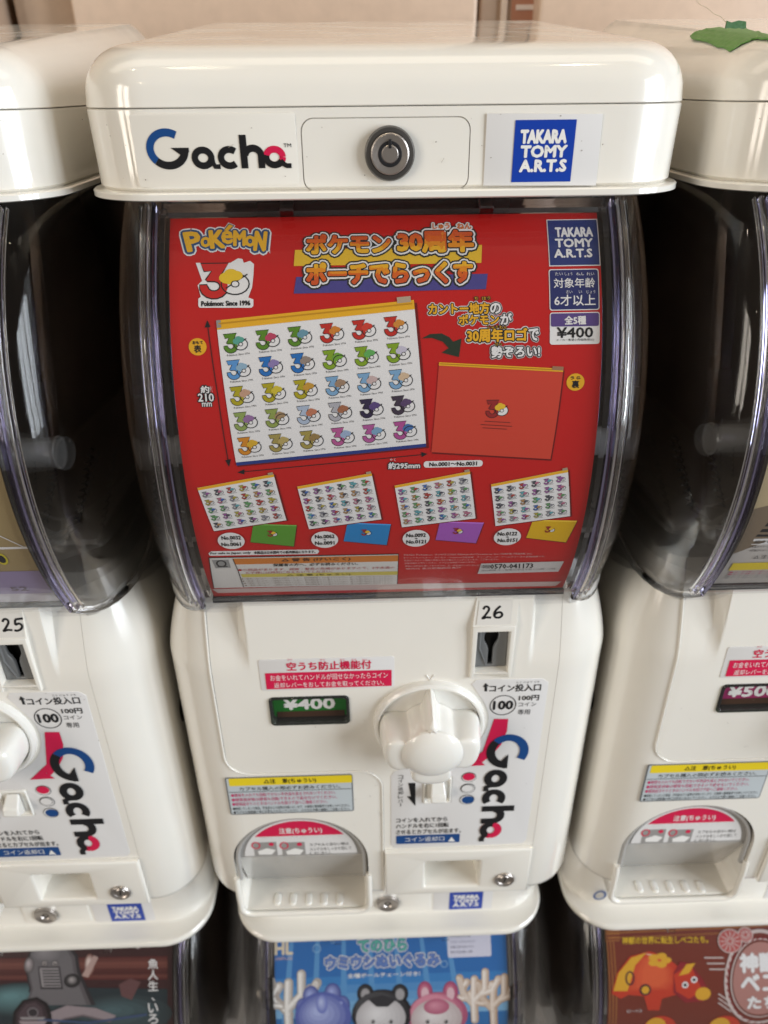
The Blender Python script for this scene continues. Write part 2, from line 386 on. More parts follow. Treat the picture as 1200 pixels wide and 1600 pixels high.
# ------------------------------------------------------------------ the capsule machine: shapes that every machine shares
proto = empty('capsule_machine', (0, 0, ZB), None, None)
def cols(): 
    X = [-.1]
    x = -.1
    while x < .0999:
        x += .0007 if .080 < abs(x + .0003) < .087 else .004
        X.append(min(x, .1))
    return sorted(set(round(v, 5) for v in X))
FX = cols()
def boss(x, z):      # the middle of the front stays forward where the shoulders fall back
    t = max(0, min(1, (.0858 - abs(x))/.0030)); return t*t*(3-2*t)
def body_rings():
    Rg = []; Z = [.085, .0858, .0875, .091, .15, .22, .29, .302, .308] + [.312 + .003*i for i in range(18)] + [.367, .370]
    for z in Z:
        ins = {.085: .004, .0858: .0022, .0875: .0008}.get(z, 0); s_ = max(0, z - .308)
        ins += .0175*(s_/.062)**1.25
        L = rrect(.1372, 0, .30, .0345, .02, ins, 10, FX); fwd = ins - .004*(s_/.062)**2 if z > .3 else 0
        Rg.append([(x, y - (fwd*boss(x, z) if abs(x) < .1 and y < .05 else 0), z) for x, y in L])
    return Rg
OUT = [(-.1062, .39), (-.1062, .2400)] + [(-.0902 + .016*math.cos(R(180 + 90*i/8)), .2355 + .016*math.sin(R(180 + 90*i/8))) for i in range(9)] \
    + [(-.0215 + .0165*math.cos(R(90 - 90*i/8)), .2030 + .0165*math.sin(R(90 - 90*i/8))) for i in range(9)] + [(-.0050, .07), (.1018, .07), (.1018, .39)]
V_, F_ = loft(body_rings())
frame = mesh('body_shell', V_, F_, WHITE, proto, 30)
door = link('front_door', frame.data.copy(), proto)
def shrink(P, d):
    c = []; n = len(P)
    for i in range(n):
        a, b, e = Vector(P[i-1]), Vector(P[i]), Vector(P[(i+1) % n]); t = ((b-a).normalized() + (e-b).normalized()).normalized(); nrm = Vector((-t.y, t.x)); c.append((b.x + nrm.x*d, b.y + nrm.y*d))
    return c
ARCH = [(-.1128, .090)] + circ(-.0646, .1265, .0482, .0475, 26, 180, 0) + [(-.0164, .090)]
boolean(frame, [prism_bm(OUT, -.05, .022), prism_bm([(-.1128, .05)] + ARCH[1:-1] + [(-.0164, .05)], -.05, .07)])
DOUT = shrink(OUT, .00028)
boolean(door, [prism_bm(DOUT, -.05, .022)], 'INTERSECT')
boolean(door, [prism_bm(rpoly(-.0742, .2630, -.0250, .2864, .003, 4), -.05, .008), prism_bm([(.0505, .302), (.0705, .302), (.0705, .3345), (.0505, .3345)], -.05, .017), prism_bm([(-.02, .05), (.12, .05), (.12, .1372), (-.02, .1372)], -.05, .05)])
# seam bead on the body shell
tube('seam_bead', [(-.1068, .0175*(max(0, z-.308)/.062)**1.25 - .0001, z) for z in (.356, .348, .34, .332, .324, .316, .308)] + [(x, -.0001, z) for x, z in [(-.1068, .300), (-.1068, .2400)] + [(-.0902 + .0166*math.cos(R(180 + 90*i/8)), .2355 + .0166*math.sin(R(180 + 90*i/8))) for i in range(9)] + [(-.0215 + .0159*math.cos(R(90 - 90*i/8)), .2030 + .0159*math.sin(R(90 - 90*i/8))) for i in range(9)] + [(-.0056, .09)]], .0007, WHITE, proto, 6)
# lower coin-return door, proud of the front, with a rounded top ledge
low = plate('coin_return_door', [(-.0046, .0875), (.1014, .0875), (.1014, .1368), (-.0046, .1368)], [rpoly(.0245, .0962, .0642, .1252, .0012, 3)], -.0032, .02, .0018, WHITE, proto)
def pocket(name, x0, z0, x1, z1, y0, y1, m, parent, tap=.002):
    return mesh(name, [(x0, y0, z0), (x1, y0, z0), (x1, y0, z1), (x0, y0, z1), (x0+tap, y1, z0+tap), (x1-tap, y1, z0+tap), (x1-tap, y1, z1-tap), (x0+tap, y1, z1-tap)],
                [(0, 1, 5, 4), (1, 2, 6, 5), (2, 3, 7, 6), (3, 0, 4, 7), (4, 5, 6, 7)], m, parent)
pocket('return_cup', .0241, .0958, .0646, .1256, .0014, .026, WHITE, low, .003)
lk = lathe_y('door_lock', [(0, -.0040), (.0036, -.0040), (.0040, -.0035), (.0050, -.0035), (.0060, -.0046), (.0068, -.0048), (.0073, -.0042), (.0075, -.0030), (.0075, .002)], (.0832, .1030), CHROME, low, 28)
plate('keyway', [(.0824, .1006), (.0834, .1006), (.0842, .1054), (.0832, .1054)], [], -.0044, .0006, .0001, BLACK, lk)
# capsule outlet: smoky flap, tray with white ribs for the light through its slots
def arch_flap():
    P = [(-.1112, .066), (-.1112, .1265)] + circ(-.0646, .1265, .0466, .0460, 30, 180, 0)[1:-1] + [(-.0180, .1265), (-.0180, .066)]
    bm = bmesh.new(); f = bm.faces.new([bm.verts.new((x, 0, z)) for x, z in P])
    for z in (.072, .080, .088, .096, .104, .112, .118, .123, .127, .130): bmesh.ops.bisect_plane(bm, geom=bm.verts[:]+bm.edges[:]+bm.faces[:], plane_co=(0, 0, z), plane_no=(0, 0, 1))
    def yy(z): t = max(0, .127 - z); return .0045 + .385*t
    for v in bm.verts: v.co.y = yy(v.co.z)
    g = bmesh.ops.extrude_face_region(bm, geom=bm.faces[:])
    for v in g['geom']:
        if isinstance(v, bmesh.types.BMVert): v.co.y += .003
    return bm
flap = from_bm('outlet_flap', arch_flap(), SMOKE, proto, 40)
tube('flap_rim', [(x, .0032, z) for x, z in [(-.1100, .105), (-.1100, .1265)] + circ(-.0646, .1265, .0454, .0448, 34, 180, 0)[1:-1] + [(-.0192, .1265), (-.0192, .105)]], .0017, SMOKE, flap, 8)
tube('tray_rim', [(-.1128, .001, .1085), (-.1128, -.0002, .100), (-.1128, 0, .076)] + [(-.1038 + .009*math.cos(R(180 + 90*i/6)), 0, .0745 + .009*math.sin(R(180 + 90*i/6))) for i in range(7)] + [(-.0254 + .009*math.cos(R(270 + 90*i/6)), 0, .0745 + .009*math.sin(R(270 + 90*i/6))) for i in range(7)] + [(-.0164, 0, .076), (-.0164, -.0002, .100), (-.0164, .001, .1085)], .0022, WHITE, proto, 10)
TO = [(-.1146, .0875), (-.1146, .0745)] + circ(-.1038, .0745, .0108, None, 8, 180, 270) + circ(-.0254, .0745, .0108, None, 8, 270, 360) + [(-.0146, .0875), (-.0166, .0875), (-.0166, .0755)] + circ(-.0254, .0745, .0088, None, 8, 360, 270)[:] + circ(-.1038, .0745, .0088, None, 8, 270, 180) + [(-.1126, .0755), (-.1126, .0875)]
tray = plate('capsule_tray', TO, [], .0006, .052, .0008, WHITE, proto)
plate('tray_floor', [(-.1124, .0022), (-.0168, .0022), (-.0168, .030), (-.1124, .030)], [], .0676, .002, .0004, WHITE, tray, flat=True)
for k_ in range(5):
    p0, p1 = at_z(434 + 24.2*k_, 1394, .0688), at_z(434 + 24.2*k_, 1413, .0688); xm = (p0[0]+p1[0])/2
    plate('slot_light_rib', rpoly(xm - .0025, p1[1], xm + .0025, p0[1], .0024, 5), [], .0688, .0022, .0010, WHITE2, tray, flat=True)  # raised white ribs stand in for light passing through the drain slots
# coin slot box
cb = plate('coin_slot_frame', [(.0482, .2985), (.0500, .2985), (.0505, .3022), (.0705, .3022), (.0710, .2985), (.0728, .2985), (.0732, .3385), (.0480, .3385)], [[(.0508, .3030), (.0706, .3030), (.0703, .3342), (.0511, .3342)]], -.0022, .018, .0006, WHITE, proto)
mesh('slot_hood', [(.0480, -.0018, .3380), (.0732, -.0018, .3380), (.0740, .0020, .3560), (.0500, .0020, .3560), (.0480, .012, .3380), (.0732, .012, .3380), (.0740, .016, .3560), (.0500, .016, .3560)],
     [(0, 1, 2, 3), (0, 3, 7, 4), (1, 5, 6, 2), (3, 2, 6, 7), (4, 7, 6, 5), (0, 4, 5, 1)], WHITE, cb)
pocket('slot_cup', .0505, .3027, .0709, .3345, -.0008, .0150, GREYSLOT, cb, .0010)
drop = circ(.0605, .3258, .0043, .0072, 18, -55, 235) + [(.0592, .3165), (.0592, .3050), (.0620, .3050), (.0620, .3165)]
plate('coin_guide', [(.0513, .3033), (.0702, .3033), (.0702, .3339), (.0513, .3339)], [drop], .0034, .003, .0007, GREYSLOT, cb)
mesh('guide_ridge', [(.0530, .0036, .3180), (.0545, .0036, .3180), (.0588, .0036, .3050), (.0578, .0036, .3050), (.0537, .0024, .3180), (.0583, .0024, .3050), (.0530, .0036, .3330), (.0545, .0036, .3330), (.0537, .0024, .3330)], [(0, 4, 5, 3), (4, 1, 2, 5), (6, 8, 4, 0), (8, 7, 1, 4)], GREYSLOT, cb)
mesh('coin_gap', [(x, y, z) for y in (.0098, .0118) for x, z in ((.0560, .3035), (.0650, .3035), (.0650, .3340), (.0560, .3340))], [(0, 1, 2, 3), (4, 5, 6, 7), (0, 1, 5, 4), (1, 2, 6, 5), (2, 3, 7, 6), (3, 0, 4, 7)], BLACK, cb)
# turning knob
KX, KZ = .0245, .2615
lathe_y('knob_collar', [(0, -.0006), (.0300, -.0006), (.0303, -.0026), (.0308, -.0026), (.0309, -.0008), (.0314, -.0008), (.0315, -.0034), (.0322, -.0045), (.0334, -.0046), (.0346, -.0036), (.0352, -.0010), (.0352, .002)], (KX, KZ), WHITE2, proto, 56)
def knob():
    L = []
    dl = lambda a, c: abs((math.degrees(a) - c + 180) % 360 - 180)
    for y, k, d, nk in ((-.0008, 1.02, 1.0, 1.0), (-.005, 1.02, 1.0, 1.0), (-.0100, 1.01, 1.0, .98), (-.0150, .99, 1.0, .92), (-.0200, .97, 1.0, .78), (-.0232, .945, .98, .62), (-.0246, .915, .95, .52), (-.0253, .87, .88, .42), (-.0256, .80, .78, .3), (-.0257, .60, .4, .1)):
        P = []
        for i in range(120):
            a = 2*math.pi*i/120
            side = max(math.exp(-(dl(a, c)/35)**6) for c in (186, 354, 270)); top = math.exp(-(dl(a, 90)/9.5)**2)
            r = (.0172 + .0135*side*d + .0125*top*nk)*k
            P.append((KX + r*math.cos(a), y, KZ + r*math.sin(a)))
        L.append(P)
    return loft(L, False, True)
Vk, Fk = knob(); kn = mesh('turning_knob', Vk, Fk, WHITE2, proto, 40)
lathe_y('knob_dome', [(0, -.0312), (.0060, -.0309), (.0120, -.0298), (.0162, -.0281), (.0184, -.0260), (.0186, -.0246)], (KX, KZ), WHITE2, kn, 48)
def vee(name, cx, cz, y, s_, up, parent):
    g = 1 if up else -1
    tube(name, [(cx - s_, y, cz - g*s_*.8), (cx, y, cz + g*s_*.8), (cx + s_, y, cz - g*s_*.8)], .00045, WHITE2, parent, 6)
vee('position_mark', KX, .2990, -.0002, .0024, False, proto); vee('pointer_mark', KX, KZ+.0188, -.0262, .0026, True, kn)
# coin-return lever in its well
x0, z0 = at(661, 1254); x1, z1 = at(706, 1213)
plate('lever_well', rpoly(x0, z0, x1, z1, .002), [rpoly(x0+.0014, z0+.0014, x1-.0014, z1-.0014, .0012)], -.0014, .003, .0006, WHITE2, proto)
lv = mesh('return_lever', [(x0+.005, -.001, z1-.003), (x1-.005, -.001, z1-.003), (x1-.004, -.0085, z1-.009), (x0+.004, -.0085, z1-.009), (x0+.004, -.010, z0+.011), (x1-.004, -.010, z0+.011), (x1-.005, -.001, z0+.004), (x0+.005, -.001, z0+.004)],
          [(0, 1, 2, 3), (3, 2, 5, 4), (4, 5, 6, 7), (0, 3, 4, 7), (1, 6, 5, 2)], WHITE2, proto, 20)
bv = lv.modifiers.new('bevel', 'BEVEL'); bv.width = .0012; bv.segments = 3
# price window
pw = plate('price_window', rpoly(-.0742, .2630, -.0250, .2864, .003, 5), [rpoly(-.0722, .2648, -.0270, .2846, .002, 5)], -.0012, .008, .0007, clear('price_rim', (.16, .22, .16), .05, 1.5, haze=.03), proto)
mesh('price_cover', [(-.0735, -.0008, .2638), (-.0257, -.0008, .2638), (-.0257, -.0038, .2725), (-.0735, -.0038, .2725), (-.0257, -.0014, .2856), (-.0735, -.0014, .2856)], [(0, 1, 2, 3), (3, 2, 4, 5)], clear('price_cover', (.93, .93, .93), .03, 1.55), pw)
# base with front strip and foot flange
FB = [-.088 + .016*i for i in range(12)]
rg = [[(x, y, z) for x, y in rrect(h, y0, .30, rf, .02, 0, 10, FB)] for z, h, y0, rf in ((0, .1285, .0165, .036), (.0008, .1297, .0150, .037), (.0035, .1300, .0146, .037), (.0052, .1296, .0152, .037), (.0060, .1290, .0165, .036), (.0062, .1285, .0200, .035), (.0066, .1278, .029, .033), (.0080, .1272, .0316, .033), (.0110, .1270, .0322, .033), (.088, .1270, .0322, .033), (.0885, .12, .045, .03))]
V_, F_ = loft(rg); base = mesh('base', V_, F_, WHITE, proto, 30)
sl = lathe_y('strip_lock', [(0, .0305), (.0034, .0305), (.0040, .0296), (.0060, .0296), (.0078, .0286), (.0090, .0290), (.0092, .0300), (.0092, .034)], at(606, 1411, .031), CHROME, base, 30)
c_ = at(606, 1411, .031); plate('keyway', circ(c_[0], c_[1], .0026), [circ(c_[0], c_[1], .0016)], .0302, .0006, .0001, BLACK, sl)
xa, za = at(590, 1388, .032); xb, zb = at(673, 1426, .032)
plate('strip_panel', rpoly(-.0200, .0120, .0335, .0440, .002), [circ(c_[0], c_[1], .0091)], .0313, .003, .0005, WHITE, base)
for sx in (-1, 1):
    lathe_o = mesh('side_pad', [(sx*(.1345 + .0035*math.cos(g)), .045 + .012*math.sin(g)*math.cos(h), .235 + .017*math.sin(g)*math.sin(h)) for g in (1.57, 1.1, .6, .15) for h in [2*math.pi*i/20 for i in range(20)]],
                   [(r*20+i, r*20+(i+1) % 20, (r+1)*20+(i+1) % 20, (r+1)*20+i) for r in range(3) for i in range(20)] + [tuple(range(60, 80))], BLACK, proto)
# ------------------------------------------------------------------ lid (only the top row shows its lids)
def lid_top(y): return .6238 + .094*max(0, y - .03)
def lring(ins, z, slope, y0=.0112, hx=.1323): return [(x + .0015, y, z + slope*.094*max(0, y - .03)) for x, y in rrect(hx, y0, .30, .033, .02, ins, 12, FB)]
V_, F_ = loft([lring(.002, .5692, 0, .0110, .1316)] + [lring(0, .571, 0, .0110, .1316), lring(.0002, .6006, 0), lring(.0008, .6010, 0)])
lb = mesh('lid_base', V_, F_, WHITE, proto, 30)
groove = prism_bm(rpoly(-.0352, .5688, .0358, .5972, .0052, 6), -.05, .0128)
gm = bpy.data.meshes.new('g'); 
inner = prism_bm(rpoly(-.0348, .5692, .0354, .5968, .0049, 6), -.06, .06)
go = link('g', bpy.data.meshes.new('g')); groove.to_mesh(go.data); go.data.materials.append(WHITE); boolean(go, [inner]); gb = bmesh.new(); gb.from_mesh(go.data); bpy.data.objects.remove(go)
boolean(lb, [gb])
rr = [lring(.0008, .6013, 0), lring(.0002, .6017, 0), lring(.0006, .6040, 0)]
for i in range(1, 10):
    a = R(90*i/9); rr.append(lring(.0008 + .0200*(1 - math.cos(a)), .6050 + (.6238 - .6050)*math.sin(a), i/9))
rr += [lring(.024, .6240, 1), lring(.034, .6242, 1)]
V_, F_ = loft(rr); lt = mesh('lid_cap', V_, F_, WHITE, proto, 30)
V_, F_ = loft([[(x + .0015, y, z) for x, y in rrect(h, y0, .30, .034, .02, 0, 12, FB)] for z, h, y0 in ((.5662, .1336, .0078), (.5668, .1345, .0068), (.5690, .1345, .0068), (.5696, .1338, .0075), (.5697, .1316, .0108))])
lf = mesh('lid_flange', V_, F_, WHITE, proto, 30)
LX, LZ = at(609, 240, .010)
lk_ = .89
ll = lathe_y('lid_lock', [(r*lk_, y) for r, y in ((0, .0066), (.0036, .0066), (.0041, .0070), (.0042, .0095), (.0054, .0095), (.0056, .0070), (.0084, .0066), (.0090, .0070), (.0092, .0082), (.0100, .0086), (.0112, .0080), (.0116, .0092), (.0117, .013))], (LX, LZ), CHROME, lb, 48)
lathe_y('lock_ring', [(r*lk_, y) for r, y in ((.0092, .0080), (.0094, .0077), (.0112, .0079), (.0119, .0090), (.0119, .0112))], (LX, LZ), DCHROME, ll, 48)
plate('key_notch', [(LX-.0006, LZ+.0022), (LX+.0006, LZ+.0022), (LX+.0006, LZ+.0056), (LX-.0006, LZ+.0056)], [], .0062, .002, .0001, BLACK, ll)
plate('barrel_gap', circ(LX, LZ, .0050), [circ(LX, LZ, .0037)], .0068, .0020, .0001, BLACK, ll)
LIDPARTS = {lb, lt, lf}
# ------------------------------------------------------------------ drum: clear shell, rims, window sheet, hinge tubes, added dark backing for the shade inside
def offset_prof(o, d):
    q = []
    for i, (x, r) in enumerate(o):
        p, n = o[max(i-1, 0)], o[min(i+1, len(o)-1)]; tx, tr = n[0]-p[0], n[1]-p[1]; l = math.hypot(tx, tr); q.append((x + tr/l*d, r - tx/l*d))
    return o + q[::-1]
CY = (DY, DZ)
SIDE = [(-.1340, .012), (-.1340, .06), (-.1340, .105), (-.1334, .116), (-.1320, .126), (-.1296, .1365), (-.1266, .1455), (-.1232, .1528), (-.1194, .1588), (-.1152, .1634), (-.1108, .1662), (-.1062, .1675)]
revolve_x('clear_drum', [(-.1060, .1657), (.1060, .1657), (.1060, .1675), (-.1060, .1675)], CY, CLEAR, proto, 0, 360, 96, 40)
for sx in (-1, 1): revolve_x('drum_side', [(sx*-x, r) for x, r in offset_prof(SIDE, .0024)], CY, DOME, proto, 0, 360, 96, 40)
revolve_x('window_sheet', [(-.1030, .1690), (.1030, .1690), (.1030, .1704), (-.1030, .1704)], CY, SHEET, proto, -30, 46, 40, 40)
for sx in (-1, 1):
    def rim(name, x0, x1, r0, r1, m, a0=-29.5, a1=45): revolve_x(name, [(sx*x0, r0), (sx*x1, r0), (sx*x1, r1 - .0008), (sx*(x1 - .0006), r1), (sx*(x0 + .0006), r1), (sx*x0, r1 - .0008)], CY, m, proto, a0, a1, 48, 40)
    rim('window_rim', .1030, .1046, .1660, .1722, PURPLE); rim('window_rim', .1062, .1082, .1676, .1706, RIM); rim('window_rim', .1098, .1106, .1674, .1696, RIM)
    revolve_x('card_edge_channel', [(sx*.0990, .1560), (sx*.1015, .1560), (sx*.1015, .1672), (sx*.0990, .1672)], CY, RIM, proto, -28, 45, 40, 40)
    ty, tz = .0020, DZ + .0095; V = []; n = 24; PT = ((.0840, .0074), (.1120, .0074), (.1140, .0078), (.1166, .0084), (.1172, .0080), (.1166, .0070), (.1130, .0060), (.0840, .0058))
    for x, r in PT:
        for i in range(n): V.append((sx*x, ty + r*math.cos(2*math.pi*i/n), tz + r*math.sin(2*math.pi*i/n)))
    mesh('hinge_tube', V, [(k*n+i, k*n+(i+1) % n, ((k+1) % 8)*n+(i+1) % n, ((k+1) % 8)*n+i) for k in range(8) for i in range(n)], HAZY, proto)
for sx in (-1, 1):
    pf = ((.1036, .1690), (.1085, .1680), (.1130, .1658), (.1172, .1622), (.1212, .1572), (.1250, .1508), (.1286, .1425), (.1316, .1320), (.1338, .120), (.1348, .108))
    foot = [(sx*x, DY - (r+.001)*math.cos(R(-29.5 - 13.5*k/9)), DZ + (r+.001)*math.sin(R(-29.5 - 13.5*k/9))) for k, (x, r) in enumerate(pf)]
    foot += [(sx*.1348, y, .3690) for y in (.080, .10, .14, .20)]
    tube('drum_foot_rim', foot, .0021, RIM, proto, 8)
for xx in (-.0440, .0455):
    revolve_x('window_clip', [(xx - .003, .1700), (xx + .003, .1700), (xx + .003, .1742), (xx - .003, .1742)], CY, RIM, proto, 42.5, 46.5, 3, 40)
revolve_x('card_top_channel', [(-.1015, .1620), (.1015, .1620), (.1015, .1672), (-.1015, .1672)], CY, RIM, proto, 44.6, 46.6, 3, 40)
revolve_x('drum_shade_sheet', [(-.114, .155), (.114, .155), (.114, .1575), (-.114, .1575)], CY, DRUM_SHADE, proto, 70, 290, 48)
revolve_x('drum_view_block', [(-.055, .004), (.055, .004), (.060, .1545), (-.060, .1545)], CY, VIEW_BLOCK, proto, 0, 360, 48)  # added core: hides the bright far side so the drum looks dark inside
mesh('hopper_floor', [(-.120, .012, .395), (.120, .012, .395), (.120, .285, .385), (-.120, .285, .385), (-.120, .012, .392), (.120, .012, .392), (.120, .285, .382), (-.120, .285, .382)], [(0, 1, 2, 3), (4, 5, 6, 7), (0, 1, 5, 4), (1, 2, 6, 5), (2, 3, 7, 6), (3, 0, 4, 7)], HOPPER, proto)
for sx in (-1, 1):
    for xx in (.086, .104):
        h = [(sx*xx + .0017*math.cos(t*1.1) + sx*.010*(t/60), .030 + .0017*math.sin(t*1.1) + .0003*t, .396 + .00062*t) for t in range(60)]
        tube('feed_spring', h, .0007, BLACK, proto, 4)
mesh('gasket_line', [(-.0985, -.0006, .3592), (.0985, -.0006, .3592), (.0985, -.0006, .3622), (-.0985, -.0006, .3622), (-.0985, .012, .3592), (.0985, .012, .3592), (.0985, .012, .3622), (-.0985, .012, .3622)], [(0, 1, 2, 3), (0, 1, 5, 4), (3, 2, 6, 7), (4, 5, 6, 7), (0, 3, 7, 4), (1, 2, 6, 5)], GASKET, proto)
# ------------------------------------------------------------------ lettering that all machines carry
f0 = Flat(0)
# lid: clear sticker with the word logo, white sticker with the maker's mark
pl = plate('logo_sticker', rpoly(-.1050, .5718, -.0372, .5992, .0010), [], .0109, .0003, .00005, mat('clear_sticker', (.80, .768, .70), .13, coat=.45), lb)
pr = Print(Flat(.0109), .0001); gx0, gz0 = at(233, 265, .0108); gu = (at(456, 265, .0108)[0] - gx0)/217; gv = (at(240, 200, .0108)[1] - at(240, 265, .0108)[1])/65
gacha(pr, lambda a, b: (gx0 + a*gu, gz0 + b*gv), gv, 1); pr.text('TM', (443, 224, 455, 230), K, 1); pr.build('lettering', pl)
ps = plate('maker_sticker', [at(761, 177, .0106), at(755, 290, .0106), at(931, 290, .0106), at(942, 178, .0106)], [], .0106, .0004, .0001, STK, lb)
pr = Print(Flat(.0106), .0001); takara(pr, 802, 187, 896, 284, 1); pr.build('lettering', ps)
# red notice
pst = plate('notice_sticker', rpoly(*at(409, 1079), *at(616, 1025), .0016), [], -.0003, .0004, .0001, STK, door)
pr = Print(Flat(-.0003), .0001); pr.text('空うち防止機能付', (448, 1033, 580, 1046), RED, 1, bold=.05); pr.box(415, 1049, 612, 1074, RED, 1, 1)
pr.text('お金をいれてハンドルが回せなかったらコイン', (422, 1052, 606, 1061), W, 2); pr.text('返却レバーをおしてお金を取ってください。', (428, 1064, 600, 1072), W, 2)
for x in (449, 500, 531, 549, 566): pr.text('から', (x, 1029, x+8, 1032), RED, 1, res=1)
pr.build('lettering', pst)
# big white instruction sticker
SP = [(737, 1069), (744, 1062), (848, 1060), (857, 1066), (822, 1311), (816, 1317), (617, 1325), (611, 1319), (611, 1212), (616, 1205)]
arcp = [(KX + .0375*math.cos(R(a)), KZ + .0365*math.sin(R(a))) for a in range(-98, 36, 9)]
wl = plate('instruction_sticker', ([at(*p) for p in SP] + arcp), [[(x0-.0005, z0-.0005), (x0-.0005, z1+.0003), (x1+.0005, z1+.0003), (x1+.0005, z0-.0005)][::-1]], -.0003, .0004, .0001, STK, door)
pr = Print(Flat(-.0003), .0001)
pr.px([(754, 1073), (759, 1067), (764, 1072), (761, 1072), (761, 1080), (757, 1080), (757, 1073)], K, 1)
pr.text('コイン投入口', (765, 1069, 845, 1080), K, 1, bold=.04); pr.oval(785.8, 1101.7, 20, 15, K, 1, ring=1.4, n=40); pr.text('100', (771, 1095, 801, 1108), K, 1, bold=.10)
pr.text('とう にゅう ぐち', (807, 1064, 843, 1067), K, 1, res=1); pr.text('100円', (811, 1086, 842, 1094), K, 1, bold=.05); pr.text('コイン', (810, 1097, 838, 1103), K, 1); pr.text('専用', (809, 1108, 828, 1116), K, 1)
pr.px([(772, 1123), (794, 1123), (792, 1142), (783, 1163), (768, 1180), (748, 1191)], RED, 1); pr.px([(748, 1178), (771, 1177), (750, 1193)], RED, 1)
pr.px([(720, 1197), (762, 1168), (748, 1187), (758, 1195)], RED, 2)
bx, tx = at(747, 1300)[0] + .0012, at(826, 1170)[0]; zt, zb_ = at(800, 1146)[1], at(765, 1313)[1]; k1 = (zt - zb_)/217; k2 = (tx - bx)/65
gacha(pr, lambda a, b: (bx + b*k2, zt - a*k1), (k1+k2)/2, 3)
for i, (c, d) in enumerate(((RED, None), (STK, None), (NAVY, None))):
    p = ((732.5, 1214), (731, 1231.5), (729.5, 1249))[i]
    pr.oval(p[0], p[1], 11.5, 7.6, K, 1); pr.oval(p[0], p[1], 10.6, 6.8, STK, 2); pr.oval(p[0] + (0, -.8, 1.5)[i], p[1] + (-1, -.6, 0)[i], 9.6, 5.8, K if i == 1 else c, 3)
    if i == 1: pr.oval(p[0] - .8, p[1] - .6, 9, 5.2, STK, 4)
pr.px([(638, 1223), (649, 1223), (649, 1259), (636, 1244), (642, 1244)], K, 1)
for i, ch in enumerate('コイン返却レバー'): pr.text(ch if ch != 'ー' else '|', (622, 1211 + i*6.2, 630, 1216.4 + i*6.2) if ch != 'ー' else (625.5, 1211 + i*6.2, 626.5, 1216 + i*6.2), K, 1, res=1)
for i, t in enumerate(('コインを入れてから', 'ハンドルを右に1回転', 'させるとカプセルが出ます。')): pr.text(t, (619, 1277 + i*9, (699, 701, 720)[i], 1284 + i*9), K, 1, bold=.03)
pr.box(619, 1304, 718, 1317, NAVY, 1, 1.5); pr.text('コイン返却口', (633, 1307, 694, 1314), W, 2); pr.px([(700, 1314), (711, 1314), (705.5, 1307)], W, 2); pr.build('lettering', wl)
# yellow caution sticker on the body shell
f = Flat(-.0003)
pk = plate('caution_sticker', rpoly(at(355.5, 1243)[0], at(452, 1270)[1], at(552, 1240)[0], at(450, 1212)[1], .0018), [], -.0003, .0004, .0001, mat('grey_edge', (.16, .17, .18), .4), frame)
pr = Print(Flat(-.0003), .0001); pr.box(357.3, 1213.3, 550, 1268.6, ink(.50, .55, .58), 1, 2); pr.box(357.3, 1213.3, 550, 1225, YEL, 2, 2); pr.text('△注　意(ちゅうい)', (412, 1215.5, 494, 1223.5), K, 3, bold=.03)
pr.text('カプセル購入の際必ずお読みください。', (374, 1227, 532, 1233), K, 3, res=1); pr.box(357.3, 1234.3, 550, 1235, K, 2)
for i, t in enumerate(('●硬貨を入れても回転できない不良品を返えされないでください。', '●硬貨返却後は硬貨も回転できるので返せないでください。', '●硬貨詰まりのときはハンドルを回さず店へご連絡ください。')): pr.text(t, (361 + i, 1237 + 7.0*i, (525, 527, 512)[i], 1242.5 + 7.0*i), ink(.55, .03, .14), 3, res=1)
for i, t in enumerate(('●破損してしまった製品、不良品などの品物は交換いたします。お客様の管理番号でお申しつけください。', '●カプセル自販機の中には手を入れないでください。小さなお子様の誤飲にご注意ください。')): pr.text(t, (364 + i, 1258 + 5.6*i, 547, 1262.6 + 5.6*i), K, 3, res=1)
pr.build('lettering', pk)
# flap sticker
pr = Print(Flat(.0045), .0003)
for c, k, l in ((W, 1, 1),):
    P = circ(-.0646, .1275, .0405, .0400, 30, 178, 2); pr.poly([(-.1056, .1290)] + [(x, max(z, .129)) for x, z in P] + [(-.0236, .1290)], STK, 1)
P = [(x, z) for x, z in circ(-.0646, .1275, .0388, .0383, 40, 180, 0) if z > .1495]; pr.poly(P, RED, 2)
pr.text('注意(ちゅうい)', (436, 1292, 503, 1302), W, 3, bold=.03, ab=None); pr.text('出口に手を入れないでください', (408, 1305, 538, 1309.5), W, 3, res=1)
for i, x in enumerate((397, 441)):
    pr.box(x, 1315, x+36, 1336, ink(.30, .29, .28), 2); pr.oval(x+3, 1320, 6, 4.8, RED, 3, ring=2); pr.px([(x+6, 1329), (x+20, 1324), (x+34, 1327), (x+28, 1334), (x+8, 1334)], W, 3); pr.oval(x+27, 1318, 4, 2.6, RED, 3)
for i, t in enumerate(('カプセルの出ない時は', 'ハンドルをしっかり回して', 'ください。')): pr.text(t, (484, 1315.5 + i*7, (545, 549, 520)[i], 1320.5 + i*7), K, 2, res=1)
pr.build('flap_sticker', flap)
# small maker's mark on the base strip
pm = plate('maker_sticker', rpoly(.0360, .0098, .0850, .0400, .0015), [], .0319, .0004, .0001, STK, base)
pr = Print(Flat(.0319), .0001); takara(pr, 702, 1393.5, 754, 1420, 1); pr.build('lettering', pm)
